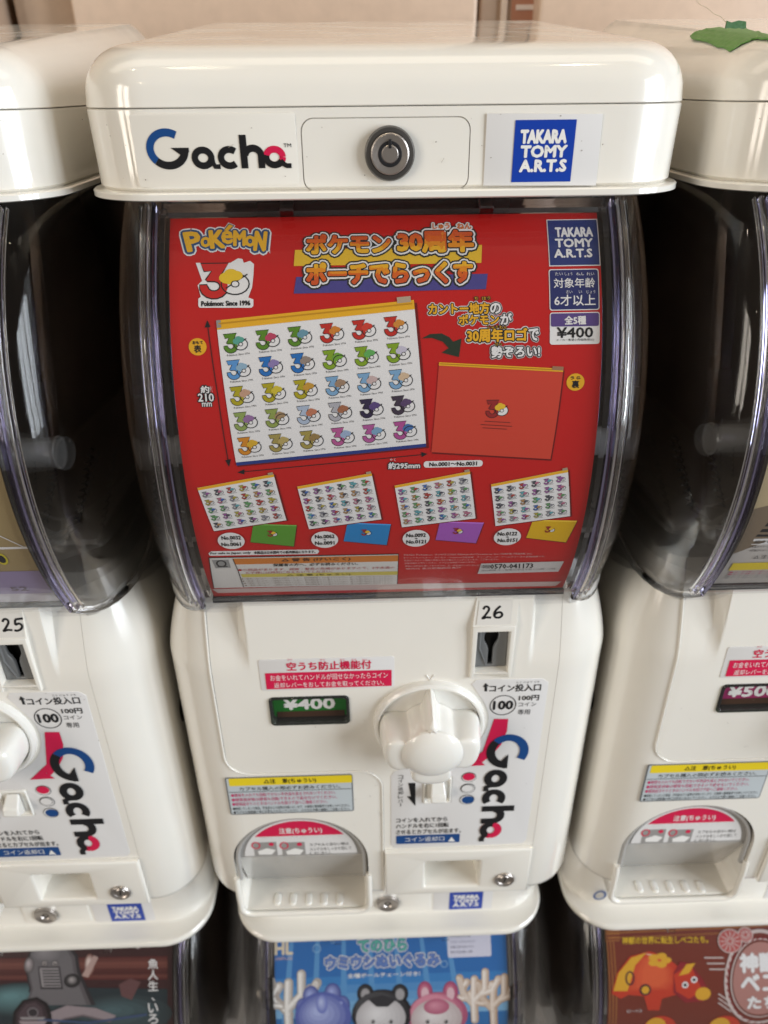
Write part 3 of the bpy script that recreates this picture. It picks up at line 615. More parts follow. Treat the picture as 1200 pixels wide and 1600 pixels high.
# plain sticker under the number on the slot hood
# ------------------------------------------------------------------ the machines of the two rows
def copy_tree(o, parent=None, skip=()):
    c = o.copy(); COL.objects.link(c)
    if parent: c.parent = parent
    for ch in list(o.children):
        if ch.name.split('.')[0] not in skip: copy_tree(ch, c, skip)
    return c
LOWZ = -.014
GU, GLW = 'white capsule toy machines of the upper row', 'white capsule toy machines of the lower row'
left = copy_tree(proto); left.location = (-PITCH, 0, ZB); right = copy_tree(proto); right.location = (PITCH, 0, ZB)
HIDE = ('lid_base', 'lid_cap', 'lid_flange', 'body_shell', 'front_door', 'seam_bead', 'coin_return_door', 'outlet_flap', 'tray_rim', 'capsule_tray', 'coin_slot_frame', 'knob_collar', 'turning_knob', 'position_mark', 'lever_well', 'return_lever', 'price_window', 'side_pad', 'base', 'feed_spring', 'gasket_line')
low_mid = copy_tree(proto, None, HIDE); low_mid.location = (0, 0, LOWZ)
low_left = copy_tree(low_mid); low_left.location = (-PITCH, 0, LOWZ); low_right = copy_tree(low_mid); low_right.location = (PITCH, 0, LOWZ)
tag(proto, 'white capsule toy machine number 26 with the red poster and a green price window', 'capsule machine', GU)
tag(left, 'white capsule toy machine number 25, cut off by the left edge of the photo', 'capsule machine', GU)
tag(right, 'white capsule toy machine with a pink price window and green tape on its lid', 'capsule machine', GU)
tag(low_mid, 'lower capsule machine with the blue sea slug plush poster, under machine 26', 'capsule machine', GLW)
tag(low_left, 'lower capsule machine with the dark robot diver poster, under machine 25', 'capsule machine', GLW)
tag(low_right, 'lower capsule machine with the brown red ox toy poster', 'capsule machine', GLW)
def number(root, s, box, dx, sk):   # sk: how far off centre the figures were written
    # hand-written figures on a small sticker on the slanting hood of the coin slot
    cbx = [c for c in root.children if c.name.startswith('coin_slot_frame')][0]
    class Hood(Flat):
        def fwd(self, a, b, e): t = (b - .338)/.018; return (a, -.0018 + .0038*t - e, b)
        def inv(self, px, py): return at(px, py, .0002, self.dx)
    pr = Print(Hood(0, dx), .0002)
    pr.poly([(.0500 + sk*.3, .3395), (.0696 + sk*.3, .3395), (.0702 + sk*.3, .3545), (.0514 + sk*.3, .3545)], mat('number_sticker', (.72, .695, .65), .2), 1)
    cx = .0592 + sk; P = lambda a, b: (cx + a*.0058, .3470 + b*.0040)
    two = [(-.95, .55), (-.75, .95), (-.45, .85), (-.4, .4), (-.75, -.4), (-1.0, -.85), (-.6, -.7), (-.15, -.75)]
    def sm(Q):
        out = []
        for i in range(len(Q)-1):
            p0, p1, p2, p3 = Q[max(i-1, 0)], Q[i], Q[i+1], Q[min(i+2, len(Q)-1)]
            for k in range(6):
                t = k/6; out.append(P(*[.5*(2*p1[j] + (p2[j]-p0[j])*t + (2*p0[j]-5*p1[j]+4*p2[j]-p3[j])*t*t + (3*p1[j]-p0[j]-3*p2[j]+p3[j])*t**3) for j in (0, 1)]))
        return out + [P(*Q[-1])]
    six = [(.75, 1.0), (.35, .45), (.15, -.2), (.3, -.7), (.7, -.75), (.95, -.35), (.75, .05), (.4, -.05), (.2, -.35)]
    five = [(.3, .85), (.25, .1), (.6, .25), (.85, -.1), (.7, -.6), (.3, -.85), (.05, -.75)]
    if s:
        pr.stroke(sm(two), 0.0013, K, 2)
        if s == '26': pr.stroke(sm(six), 0.0013, K, 2.4)
        else: pr.stroke(sm(five), 0.0013, K, 2.4); pr.stroke([P(.3, .88), P(1.05, 1.0)], 0.0013, K, 2.4)
    pr.build('number_sticker', cbx)
number(proto, '26', None, 0, 0); number(left, '25', None, -PITCH, .0085); 
def price(root, s, colr):
    pwx = [c for c in root.children if c.name.startswith('price_window')][0]
    mesh('price_card', [(-.0735, .0050, .2600), (-.0257, .0050, .2600), (-.0257, .0050, .2858), (-.0735, .0050, .2858), (-.0735, .0075, .2600), (-.0257, .0075, .2600), (-.0257, .0075, .2858), (-.0735, .0075, .2858)], [(0, 1, 2, 3), (4, 5, 6, 7), (0, 1, 5, 4), (1, 2, 6, 5), (2, 3, 7, 6), (3, 0, 4, 7)], colr, pwx)
    pr = Print(Flat(.0050), .0002)
    pr.text(s, m=W, layer=1, ab=(-.0660, .2800, -.0345, .2712), bold=.12)
    pr.poly([(-.0705, .2620), (-.0285, .2620), (-.0285, .2695), (-.0705, .2695)], ink(.07, .035, .022, .15), 1); pr.build('price_figures', pwx)  # dark brown strip paints the cover's reflection onto the card
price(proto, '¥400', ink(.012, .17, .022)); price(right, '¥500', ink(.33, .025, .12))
pwx = [c for c in left.children if c.name.startswith('price_window')][0]
mesh('price_card', [(-.0735, .0050, .2600), (-.0257, .0050, .2600), (-.0257, .0050, .2858), (-.0735, .0050, .2858), (-.0735, .0075, .2600), (-.0257, .0075, .2600), (-.0257, .0075, .2858), (-.0735, .0075, .2858)], [(0, 1, 2, 3), (4, 5, 6, 7), (0, 1, 5, 4), (1, 2, 6, 5), (2, 3, 7, 6), (3, 0, 4, 7)], ink(.012, .17, .022), pwx)
# ------------------------------------------------------------------ printed cards
def card(root, colr, b0=-.083, b1=.1335, hx=.0975):
    n = 26; V = []; Fc = []; sf = Card()
    for e in (-.0006, 0):
        for i in range(n+1):
            for x in (-hx, hx): V.append(sf.fwd(x, b0 + (b1-b0)*i/n, e))
    o = 2*(n+1)
    for i in range(n): Fc += [(2*i, 2*i+1, 2*i+3, 2*i+2), (o+2*i, o+2*i+1, o+2*i+3, o+2*i+2), (2*i, 2*i+2, o+2*i+2, o+2*i), (2*i+1, 2*i+3, o+2*i+3, o+2*i+1)]
    Fc += [(0, 1, o+1, o), (2*n, 2*n+1, o+2*n+1, o+2*n)]
    return mesh('display_card', V, Fc, colr, root, 30)
PB = .0001
cdm = card(proto, mat('red_card_print', (.64, .013, .012), .30, spec=.4), b1=Card().inv(600, 337)[1])
sf = Card()
def cpr(): return Print(sf, PB)
BG = ink(.035, .035, .16); ORG = ink(.66, .16, .02); PURP = ink(.10, .06, .22); DKG = ink(.02, .035, .02)
GRAD = [ink(.60, .09, .02), ink(.66, .12, .015), ink(.75, .26, .015), ink(.80, .42, .02)]
def outlined(pr, t, box, m, layer, b1, c1, b2=0, c2=None, grad=None, res=2, q=None, bold=0):
    if b2: pr.text(t, box, c2, layer, bold=b2, q=q, res=res)
    pr.text(t, box, c1, layer+1, bold=b1, q=q, res=res); pr.text(t, box, m, layer+2, grad=grad, q=q, res=res, bold=bold)
# title
pr = cpr()
pr.px([(461, 391), (753, 383), (752, 411), (459, 416)], ink(.75, .47, .03), 1); pr.px([(463, 433), (762, 428), (759, 452), (459, 459)], ink(.07, .06, .24), 1)
for b_, c_, l_ in ((.56, ink(.02, .025, .02), 2), (.40, W, 3)):
    for t, bx in (('ポケモン', (480, 368, 609, 396)), ('30周年', (622, 362, 738, 394)), ('ポーチでらっくす', (480, 411, 737, 443))): pr.text(t, bx, c_, l_, bold=b_)
    for t, bx in (('しゅう', (676, 350, 702, 359)), ('ねん', (714, 350, 736, 359))): pr.text(t, bx, c_, l_, bold=b_*1.25)
pr.text('ポケモン', (480, 368, 609, 396), K, 4, bold=.24); pr.text('30周年', (622, 362, 738, 394), K, 4, bold=.24); pr.text('ポーチでらっくす', (480, 411, 737, 443), K, 4, bold=.24)
pr.text('ポケモン', (480, 368, 609, 396), GRAD[0], 5, bold=.13, grad=GRAD[::-1]); pr.text('30周年', (622, 362, 738, 394), GRAD[0], 5, bold=.13, grad=GRAD[::-1]); pr.text('ポーチでらっくす', (480, 411, 737, 443), GRAD[0], 5, bold=.13, grad=GRAD)
for t, bx in (('しゅう', (676, 350, 702, 359)), ('ねん', (714, 350, 736, 359))): pr.text(t, bx, ORG, 5, bold=.08)
pr.build('title_lettering', cdm)
# word mark, top left: each letter with its own tilt
pr = cpr(); LT = [('P', 291, 363, 313, 393, .12), ('O', 315, 372, 328, 386, .0), ('K', 329, 361, 350, 388, .05), ('e', 347, 362, 363, 381, .0), ('M', 366, 362, 383, 384, .0), ('O', 384, 370, 398, 385, .0), ('N', 399, 364, 415, 391, -.05)]
WM = ink(.80, .44, .03); WB = ink(.03, .085, .19)
for b_, c_, l_ in ((.52, W, 1), (.36, WB, 2), (.13, WM, 3)):
    for ch, x0_, y0_, x1_, y1_, k_ in LT: pr.text(ch, None, c_, l_, q=((x0_ - k_*30, y0_ + (k_*20)), (x1_ - k_*30, y0_), (x0_ + k_*30, y1_)), bold=b_*(1 if ch != 'O' else 1.5))
for g_, m_, l_ in ((4, W, 1), (2.6, WB, 2), (.8, WM, 3)): pr.px([(351 - g_, 361 + g_*.2), (359 - g_*.5, 352 - g_), (364 + g_, 354 - g_*.3), (356 + g_, 361 + g_*.5)], m_, l_)
pr.text('TM', (412, 391, 422, 396), W, 1); pr.build('word_mark', cdm)
# mini emblem: a figure 3 and a ring for the nought
def emblem(pr, T, sc, c3, blob, layer, cap=True, ring=.03, bold=True):
    el = lambda rx, ry, a0, a1, n: [(.25 + rx*math.cos(R(a0 + (a1-a0)*i/n)), .345 + ry*math.sin(R(a0 + (a1-a0)*i/n))) for i in range(n+1)]
    P3 = [T(*p) for p in [(0, 1), (.53, 1), (.39, .70)] + el(.27, .345, 55, -166, 10) + [(-.02, .38), (.11, .38)] + el(.125, .15, 190, 440, 9) + [(.13, .50), (.10, .53), (.22, .79), (.07, .79)]]
    if bold: pr.stroke(P3, .05*sc, K, layer, True)
    pr.poly(P3, c3, layer+.4)
    pr.poly([T(.66 + .27*math.cos(R(a)), .40 + .30*math.sin(R(a))) for a in range(0, 360, 20)], W, layer+.2)
    pr.stroke([T(.66 + .27*math.cos(R(a)), .40 + .30*math.sin(R(a))) for a in range(0, 360, 20)], ring*sc, K, layer+.6, True)
    if blob:
        for bx0, by0, br in ((.50, .58, .15), (.58, .70, .13), (.68, .64, .13), (.56, .50, .10)):
            pr.poly([T(bx0 + br*math.cos(R(a)), by0 + 1.1*br*math.sin(R(a))) for a in range(0, 360, 24)], blob, layer+.9)
        pr.stroke([T(.48, .28), T(.90, .68)], ring*sc, K, layer+.8)
    pr.stroke([T(.66 + .075*math.cos(R(a)), .40 + .085*math.sin(R(a))) for a in range(0, 360, 40)], ring*sc, K, layer+1.2, True)
    pr.poly([T(.66 + .065*math.cos(R(a)), .40 + .075*math.sin(R(a))) for a in range(0, 360, 40)], W, layer+1.4)
pr = cpr()
Pw = [(306, 411), (360, 411), (372, 404), (379, 405), (381, 411), (391, 408), (397, 413), (396, 431), (394, 449), (388, 465), (396, 468), (396, 478), (393, 481), (312, 481), (310, 478), (310, 467), (314, 464), (309, 446), (316, 439)]
pr.px(Pw, W, 1)
A_ = sf.inv(313, 467); B_ = sf.inv(391, 467); C_ = sf.inv(313, 413)
emblem(pr, lambda u, v: (A_[0] + (B_[0]-A_[0])*(.02 + u*1.04), A_[1] + (C_[1]-A_[1])*v), (B_[0]-A_[0]), ink(.56, .02, .018), ink(.78, .52, .03), 2, ring=.026)
pr.text('Pokémon: Since 1996', (315, 470.5, 391, 478), K, 2, bold=.12); pr.build('emblem', cdm)
# maker, age and price boxes on the right
pr = cpr(); pr.box(856, 343, 936, 416, W, 1); takara(pr, 857.5, 344.5, 934.5, 414.5, 2, ink(.022, .04, .17), bd=.11)
pr.box(858, 420.5, 936, 485, W, 1, 4); pr.box(859.5, 422, 934.5, 483.5, ink(.022, .03, .13), 2, 3.5)
pr.text('対象年齢', (865, 435, 929, 450), W, 3, bold=.02); pr.text('6才以上', (866, 461, 930, 478), W, 3, bold=.03)
for t, a in (('たい', 867), ('しょう', 882), ('ねん', 900), ('れい', 916)): pr.text(t, (a, 426, a+12, 431), W, 3, res=1)
for t, a, c in (('さい', 884, 10), ('い', 904, 5), ('じょう', 916, 14)): pr.text(t, (a, 454, a+c, 459), W, 3, res=1)
pr.box(859, 488, 937, 538, W, 1, 4); pr.box(860.5, 489.5, 935.5, 510, PURP, 2, 3); pr.text('全5種', (882, 494, 915, 507), W, 3, bold=.08); pr.text('¥400', (870, 511.5, 926, 527.5), K, 2, bold=.07); pr.text('メーカー希望小売価格(税込)', (869, 529, 928, 533.5), K, 2, res=1)
pr.build('price_box', cdm)
# slogan
pr = cpr()
for (t, bx, m_) in (('カントー地方', (670, 474, 764, 491), OYEL), ('の', (766, 474, 782, 490), W), ('ポケモン', (717, 492, 779, 507), OYEL), ('が', (782, 490, 799, 507), W), ('30周年ロゴ', (730, 514, 823, 534), OYEL), ('で', (826, 514, 841, 532), W), ('勢ぞろい!', (768, 541, 843, 558), W)):
    pr.text(t, bx, W if m_ is OYEL else ink(.5, .5, .5), 1, bold=.40); pr.text(t, bx, K, 2, bold=.26); pr.text(t, bx, m_, 3, bold=.09)
for t, bx in (('ち', (741, 464, 747, 469)), ('ほう', (753, 464, 766, 469)), ('しゅう', (762, 509, 778, 514)), ('ねん', (780, 509, 792, 514)), ('せい', (773, 536, 784, 540))): pr.text(t, bx, K, 2, bold=.4, res=1); pr.text(t, bx, OYEL, 3, res=1)
pr.px([(659, 529), (672, 522), (690, 521), (702, 527), (708, 534), (721, 529), (717, 558), (690, 551), (701, 544), (692, 534), (675, 528)], DKG, 1)
for (c, t1, t2) in (((309, 542), 'おもて', '表'), ((899, 597), 'うら', '裏')):
    pr.oval(c[0], c[1], 14, 13.5, OYEL, 1); pr.text(t1, (c[0]-8, c[1]-9, c[0]+8, c[1]-4), K, 2, bold=.1, res=1); pr.text(t2, (c[0]-5.5, c[1]-2.5, c[0]+5.5, c[1]+9), K, 2, bold=.06)
for t, bx in (('約', (314, 603, 327, 614)), ('210', (310, 615, 334, 627)), ('mm', (316, 629, 331, 635)), ('約295mm', (607, 722, 656, 732))):
    pr.text(t, bx, K, 1, bold=.35); pr.text(t, bx, W, 2, bold=.08)
pr.text('やく', (328, 603, 332, 613), W, 2, res=1); pr.text('やく', (609, 716, 618, 720), W, 2, res=1)
pr.line([(324.5, 508), (340, 615), (357, 722)], 1.3, K, 1); pr.px([(324, 500), (329, 511), (320, 512)], K, 1); pr.px([(358, 729), (352, 719), (361, 717)], K, 1)
pr.line([(380, 737), (600, 716)], 1.3, K, 1); pr.line([(600, 716), (661, 710)], 1.3, K, 1); pr.px([(371, 738), (382, 733), (382, 741)], K, 1); pr.px([(668, 709), (658, 706), (659, 714)], K, 1)
pr.box(662, 719.5, 754, 729.5, W, 1, 4.8); pr.text('No.0001〜No.0031', (671, 721.5, 745, 727.5), K, 2, bold=.10)
pr.build('slogan_lettering', cdm)
# pouches
def bil(q):
    tl, tr, br, bl = [sf.inv(*p) for p in q]
    def f(u, v):   # v = 0 at the top
        return tuple((tl[k]*(1-u) + tr[k]*u)*(1-v) + (bl[k]*(1-u) + br[k]*u)*v for k in (0, 1))
    return f
def rect(pr, f, u0, v0, u1, v1, m, layer): pr.poly([f(u0, v1), f(u1, v1), f(u1, v0), f(u0, v0)], m, layer)
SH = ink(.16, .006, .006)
pr = cpr(); q = [(338, 501), (646.5, 469), (665.8, 697.7), (369.8, 727)]; f = bil(q)
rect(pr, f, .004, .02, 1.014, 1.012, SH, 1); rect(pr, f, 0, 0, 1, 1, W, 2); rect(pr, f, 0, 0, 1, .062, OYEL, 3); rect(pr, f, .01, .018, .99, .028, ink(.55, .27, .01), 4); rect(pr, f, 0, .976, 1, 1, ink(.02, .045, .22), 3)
rect(pr, f, .0, .0, .022, .05, ink(.30, .29, .27), 4); rect(pr, f, .915, -.028, .985, .012, ink(.45, .35, .25), 4)
G_, B_c, RD, LG, SB, OC = (.10, .24, .02), (.02, .16, .48), (.52, .03, .02), (.22, .36, .02), (.20, .38, .58), (.42, .36, .015)
C3 = [[G_, G_, G_, RD, RD, RD], [(.10, .30, .62), B_c, B_c, LG, LG, LG], [OC, OC, OC, SB, SB, SB], [(.27, .36, .10), (.27, .34, .08), (.40, .48, .60), (.42, .42, .45), (.03, .02, .06), (.05, .035, .06)], [(.62, .24, .02), (.36, .29, .08), (.36, .29, .07), (.46, .10, .28), (.42, .10, .30), (.42, .08, .28)]]
BL = [[(.10, .36, .28), (.50, .06, .12), (.14, .30, .38), (.62, .22, .03), (.60, .05, .03), (.62, .25, .04)], [(.28, .44, .56), (.26, .20, .42), (.30, .24, .20), (.16, .36, .04), (.12, .40, .10), (.55, .52, .62)], [(.55, .33, .22), (.62, .50, .04), (.55, .30, .04), (.34, .22, .14), (.56, .42, .40), (.62, .46, .30)], [(.30, .16, .34), (.36, .24, .12), (.50, .18, .10), (.36, .14, .07), (.10, .06, .20), (.10, .06, .14)], [(.66, .40, .03), (.46, .36, .12), (.30, .20, .07), (.32, .42, .58), (.20, .36, .52), (.06, .16, .40)]]
cu_, cv_ = 1/6.15, 1/5.3
for r_ in range(5):
    for c_ in range(6):
        u0, v0 = .028 + c_*.1625, .098 + r_*.176
        T = lambda a, b, u0=u0, v0=v0: f(u0 + a*.125, v0 + .125*(1-b))
        scl = abs(f(.125, .5)[0] - f(0, .5)[0])
        emblem(pr, T, scl, ink(*C3[r_][c_]), ink(*BL[r_][c_]), 3, ring=.035)
        bl_, tr_ = T(.06, -.17), T(.98, -.06); tl_ = T(.06, -.06); br_ = T(.98, -.17); gv_, gp_, ge_ = glyphs('Pokémon: Since 1996', 1)
        pr.raw([(bl_[0] + x*(br_[0]-bl_[0]) + y*(tl_[0]-bl_[0]), bl_[1] + x*(br_[1]-bl_[1]) + y*(tl_[1]-bl_[1])) for x, y in gv_], gp_, K, 3, cut=False)
pr.build('printed_pouch', cdm)
pr = cpr(); q = [(686, 566), (880, 576), (859.7, 717), (674, 706)]; f = bil(q)
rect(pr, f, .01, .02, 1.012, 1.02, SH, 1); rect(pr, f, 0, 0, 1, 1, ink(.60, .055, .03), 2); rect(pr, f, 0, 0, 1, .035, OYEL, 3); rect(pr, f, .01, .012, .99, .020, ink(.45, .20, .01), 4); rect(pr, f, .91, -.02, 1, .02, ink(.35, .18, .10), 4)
a_ = f(.42, .57); b_ = f(.61, .57); c_ = f(.42, .38)
emblem(pr, lambda u, v: (a_[0] + (b_[0]-a_[0])*u, a_[1] + (c_[1]-a_[1])*v), b_[0]-a_[0], ink(.30, .02, .02), ink(.78, .50, .03), 3, ring=.03)
for v_, a0_, a1_ in ((.605, .41, .62), (.645, .38, .64), (.68, .40, .60)): rect(pr, f, a0_, v_, a1_, v_+.008, ink(.16, .02, .015), 3)
pr.build('printed_pouch', cdm)
rnd = random.Random(5)
PAL = [(.40, .06, .05), (.06, .14, .40), (.12, .30, .12), (.40, .34, .06), (.30, .10, .30), (.08, .08, .10), (.42, .24, .10), (.12, .36, .40), (.46, .16, .24), (.25, .25, .28)]
SM = (([(308.4, 761.6), (427.5, 740), (447.6, 812), (334.5, 829)], [(396, 818), (463.5, 820), (459, 853), (391.5, 846.5)], (.10, .30, .03), (361.5, 844, 21, 12.8), ('No.0032', 'No.0061')),
      ([(464.4, 759.5), (580.5, 738.5), (596, 810.5), (483, 826)], [(543, 816), (610.5, 818.5), (604, 851), (537, 845)], (.02, .22, .52), (507.5, 842, 21, 12.8), ('No.0062', 'No.0091')),
      ([(616.5, 758), (734, 735.5), (742.8, 809), (628, 823)], [(687.5, 814), (755.8, 816), (743.5, 848), (680.5, 843)], (.36, .10, .46), (650, 840, 21, 13), ('No.0092', 'No.0121')),
      ([(767, 756), (887, 732.7), (890.5, 805.5), (774, 821)], [(832.8, 811.8), (901.7, 813), (884, 846.8), (822, 839.8)], (.70, .42, .01), (792.5, 837.7, 21, 13), ('No.0122', 'No.0151')))
for q, qb, cb_, ov, tx_ in SM:
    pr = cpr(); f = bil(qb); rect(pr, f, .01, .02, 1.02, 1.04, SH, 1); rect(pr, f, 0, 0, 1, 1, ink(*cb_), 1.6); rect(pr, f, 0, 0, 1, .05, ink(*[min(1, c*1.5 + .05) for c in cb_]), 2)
    a_ = f(.38, .62); b_ = f(.62, .62); c_ = f(.38, .30); emblem(pr, lambda u, v: (a_[0] + (b_[0]-a_[0])*u, a_[1] + (c_[1]-a_[1])*v), b_[0]-a_[0], ink(.30, .02, .02), ink(.78, .50, .03), 3, ring=.04, bold=False)
    f = bil(q); rect(pr, f, .01, .02, 1.022, 1.022, SH, 2.2); rect(pr, f, 0, 0, 1, 1, W, 3); rect(pr, f, 0, 0, 1, .055, OYEL, 4); rect(pr, f, .93, -.04, .995, .01, ink(.40, .30, .2), 4)
    for r_ in range(5):
        for c_ in range(6):
            u0, v0 = .035 + c_*.162, .105 + r_*.176
            T = lambda a, b, u0=u0, v0=v0: f(u0 + a*.12, v0 + .115*(1-b))
            emblem(pr, T, abs(f(.12, .5)[0] - f(0, .5)[0]), ink(*rnd.choice(PAL)), ink(*rnd.choice(PAL)), 4, ring=.045)
            p_, q_ = T(.1, -.1), T(1, -.1); pr.stroke([p_, q_], .00022, ink(.25, .25, .25), 4)
    pr.oval(*ov, W, 5); x_, y_ = ov[:2]
    pr.text(tx_[0], (x_-15, y_-8, x_+15, y_-2.5), K, 6, bold=.10); pr.text('〜', (x_-1.5, y_-1.2, x_+2, y_+.8), K, 6, bold=.2); pr.text(tx_[1], (x_-15, y_+2.2, x_+15, y_+7.5), K, 6, bold=.10)
    pr.build('printed_pouch', cdm)
# warnings and small print along the bottom
pr = cpr()
def ln(t, x0_, y0_, x1_, y1_, m, layer=4, dy=0, bold=0, res=1):   # a line of type that follows the card's slight tilt
    pr.text(t, None, m, layer, q=((x0_, y0_), (x1_, y0_ + dy), (x0_, y1_)), bold=bold, res=res)
pr.px([(326, 864), (330, 861), (496, 858), (499, 861), (496, 865), (330, 868), (327, 867)], W, 1); ln('For sale in Japan only', 329, 862.3, 392, 866.5, K, 2, -1.2, bold=.06); ln('本製品は日本国内での販売製品になります。', 397, 860.8, 493, 865.2, K, 2, -1.6, bold=.05)
pr.px([(326, 870.5), (623, 864.5), (621, 912), (334, 918)], K, 1); pr.px([(327.5, 871.5), (622, 865.5), (620, 912), (335, 918)], ink(.70, .68, .64), 2)
pr.px([(364, 872), (622, 866.5), (621.8, 876), (367, 881)], ink(.62, .20, .03), 3); pr.px([(376, 896), (621.2, 891.5), (621, 897), (379, 901)], ink(.62, .52, .10), 3)
pr.px([(331, 874), (357, 873.5), (361, 886), (337, 887)], ink(.30, .30, .29), 3); pr.oval(346, 879.5, 7, 4.5, K, 4, ring=2.2); pr.line([(340, 884), (356, 884)], 2, K, 4)
pr.line([(364, 872), (372, 890), (381, 916)], 1.1, K, 4)
ln('△ 警 告 (けいこく)', 440, 871.5, 548, 877, ink(.10, .03, .01), 4, -2.2, bold=.08); ln('保護者の方へ、必ずお読みください。', 427, 879.5, 560, 884, K, 4, -2.4, bold=.03)
ln('●小部品があります。誤飲・窒息の危険がありますので、3才未満の', 372, 887.5, 617, 891.5, ink(.42, .02, .03), 4, -4); ln('お子様には絶対に与えないでください。', 384, 892, 520, 895.5, ink(.42, .02, .03), 4, -2.4)
ln('△ 注 意 (ちゅうい)', 448, 896, 548, 899.5, ink(.15, .12, .02), 4, -1.8, bold=.05)
for i in range(4): ln('●ご使用の前に必ずこの説明をお読みください。袋は開封後すぐに捨ててください。誤った使い方はしないでください。', 377 + i*2, 902 + i*3.4, 615, 904.6 + i*3.4, ink(.30, .24, .20), 4, -4)
WP = ink(.70, .46, .44)
ln('©2026 Pokémon. ©1995-2026 Nintendo/Creatures inc./GAME FREAK inc.', 630, 865, 832, 867.6, WP, 2, -2.2)
for i, t in enumerate(('ポケットモンスター・ポケモン・Pokémonは任天堂・クリーチャーズ・ゲームフリークの登録商標です。', '本品はイラストと実際の商品とは多少異なることがございます。ご了承ください。', '対象年齢をお守りください。カプセルは商品ではありません。', '商品には万全を期しておりますが、万一不良品がございましたら下記までお送りください。', '発売元 東京都葛飾区青戸')):
    ln(t, 630 + i, 869.5 + i*4.3, (852, 780, 745, 800, 720)[i], 872 + i*4.3, WP, 2, -2)
pr.px([(752, 879.5), (881, 876), (872, 892), (746, 895.5)], ink(.60, .57, .55), 3); ln('お客様相談室', 752, 881, 766, 887, K, 4, 0); ln('0570-041173', 766, 880.5, 833, 887.5, K, 4, -1.5, bold=.06); ln('受付時間 月〜金曜日(祝日を除く)10時〜17時', 752, 889, 868, 892, ink(.2, .2, .2), 4, -3)
pr.px([(331, 920), (341, 926), (868, 915), (877, 908), (621, 912)], ink(.60, .45, .42), 1)
pr.build('warning_lettering', cdm)
# right machine's card (only its lower left corner shows) and left machine's card
cr = card(right, mat('cream_card_print', (.66, .62, .56), .32, coat=.25)); sf2 = Card(PITCH); pr = Print(sf2, PB)
pr.poly([(-.0975, -.02), (.0975, -.02), (.0975, .1335), (-.0975, .1335)], ink(.48, .38, .22), 1)
pr.poly([(-.0975, -.052), (-.05, -.02), (-.05, -.005), (-.0975, -.02)], ink(.20, .15, .10), 2)
pr.px([(1180, 838), (1200, 815), (1200, 838)], K, 2); pr.box(1176, 841, 1212, 850, W, 2); pr.text('組立式', (1179, 843, 1206, 848), K, 3, res=1)
pr.poly([(-.0945, -.0675), (.09, -.0675), (.09, -.0605), (-.0945, -.0605)], YEL, 2); pr.text('△ 注 意', (1178, 866, 1208, 872), K, 3, res=1)
for i in range(4): pr.text('●お子様の手の届くところに置かないでください。', ab=(-.0935, -.0685 - .0021*i, -.02, -.0700 - .0021*i), m=ink(.5, .05, .12) if i < 2 else ink(.3, .3, .3), layer=3, res=1)
for i in range(2): pr.text('※写真はイメージです。', (1171, 851.5 + 6*i, 1212, 855 + 6*i), K, 2, res=1)
pr.build('lettering', cr)
cl = card(left, mat('tan_card_print', (.44, .33, .15), .32, coat=.25)); sf3 = Card(-PITCH); pr = Print(sf3, PB)
pr.poly([(-.0975, -.083), (.0975, -.083), (.0975, -.052), (-.0975, -.052)], ink(.30, .24, .40), 1); pr.poly([(-.0975, -.083), (.0975, -.083), (.0975, -.0735), (-.0975, -.0735)], ink(.44, .40, .46), 2); pr.poly([(-.0975, -.035), (.0975, -.035), (.0975, -.0335), (-.0975, -.0335)], W, 1)
for k_ in range(6): pr.stroke([(.0975 - .012*k_, -.035), (.0975 - .012*k_ - .03, -.01)], .0006, W, 1)
pr.oval(3, 873, 9, 9, ink(.62, .52, .03), 2); pr.oval(3, 873, 6, 6, K, 3); pr.text('52', (17, 916, 44, 922), ink(.16, .12, .16), 3, bold=.1); pr.build('lettering', cl)
# ------------------------------------------------------------------ lower posters
def mixc(c0, c1, t): return tuple(round(p*(1-t) + q*t, 4) for p, q in zip(c0, c1))
def soft(pr, cx, cy, rx, ry, c0, c1, layer, n=6, ox=-.18, oy=-.22, k=.82):   # an airbrushed blob of the printed picture
    for i in range(n):
        t = i/(n-1); s_ = 1 - k*t; pr.oval(cx + ox*rx*t, cy + oy*ry*t, rx*s_, ry*s_, ink(*mixc(c0, c1, t)), layer + .12*i, n=26)
cb2 = card(low_mid, mat('blue_card_print', (.03, .19, .48), .32, coat=.25)); sf4 = Card(0, LOWZ - ZB); sf4.fwd = lambda a, b, e: Card.fwd(sf, a, b, e)
pr = Print(sf4, PB)
pr.poly([(-.0975, .06), (.0975, .06), (.0975, .1335), (-.0975, .1335)], ink(.03, .15, .42), 1)
pr.text('HL', (430, 1472, 457, 1491), ink(.72, .62, .45), 2, bold=.12); pr.text('HAPPY LIFE', (431, 1495, 457, 1500), ink(.72, .5, .45), 2, res=1)
def puff(t, bx, m_): pr.text(t, bx, W, 2, bold=.34); pr.text(t, bx, ink(.07, .12, .30), 3, bold=.20); pr.text(t, bx, m_, 4, bold=.06)
puff('てのひら', (560, 1467, 635, 1486), ink(.12, .50, .36)); puff('ウミウシぬいぐるみ', (509, 1492, 686, 1511), ink(.14, .24, .55))
pr.text('全種ボールチェーン付き!', (543, 1519, 656, 1526), W, 2, bold=.05)
for x_, y_, r_ in ((495, 1482, 6), (694, 1506, 5), (520, 1470, 3)): pr.oval(x_, y_, r_, r_, ink(.30, .50, .70), 2, ring=1)
pr.box(699, 1456, 767, 1495, ink(.66, .66, .76), 2, 3)
for i, (t, x1_) in enumerate((('Produced by', 735), ('ブシロードクリエイティブ', 742), ('お問い合わせはこちら', 740), ('受付 平日10時〜17時', 738))): pr.text(t, (704, 1461 + i*8, x1_, 1465 + i*8), ink(.12, .12, .2), 3, res=1)
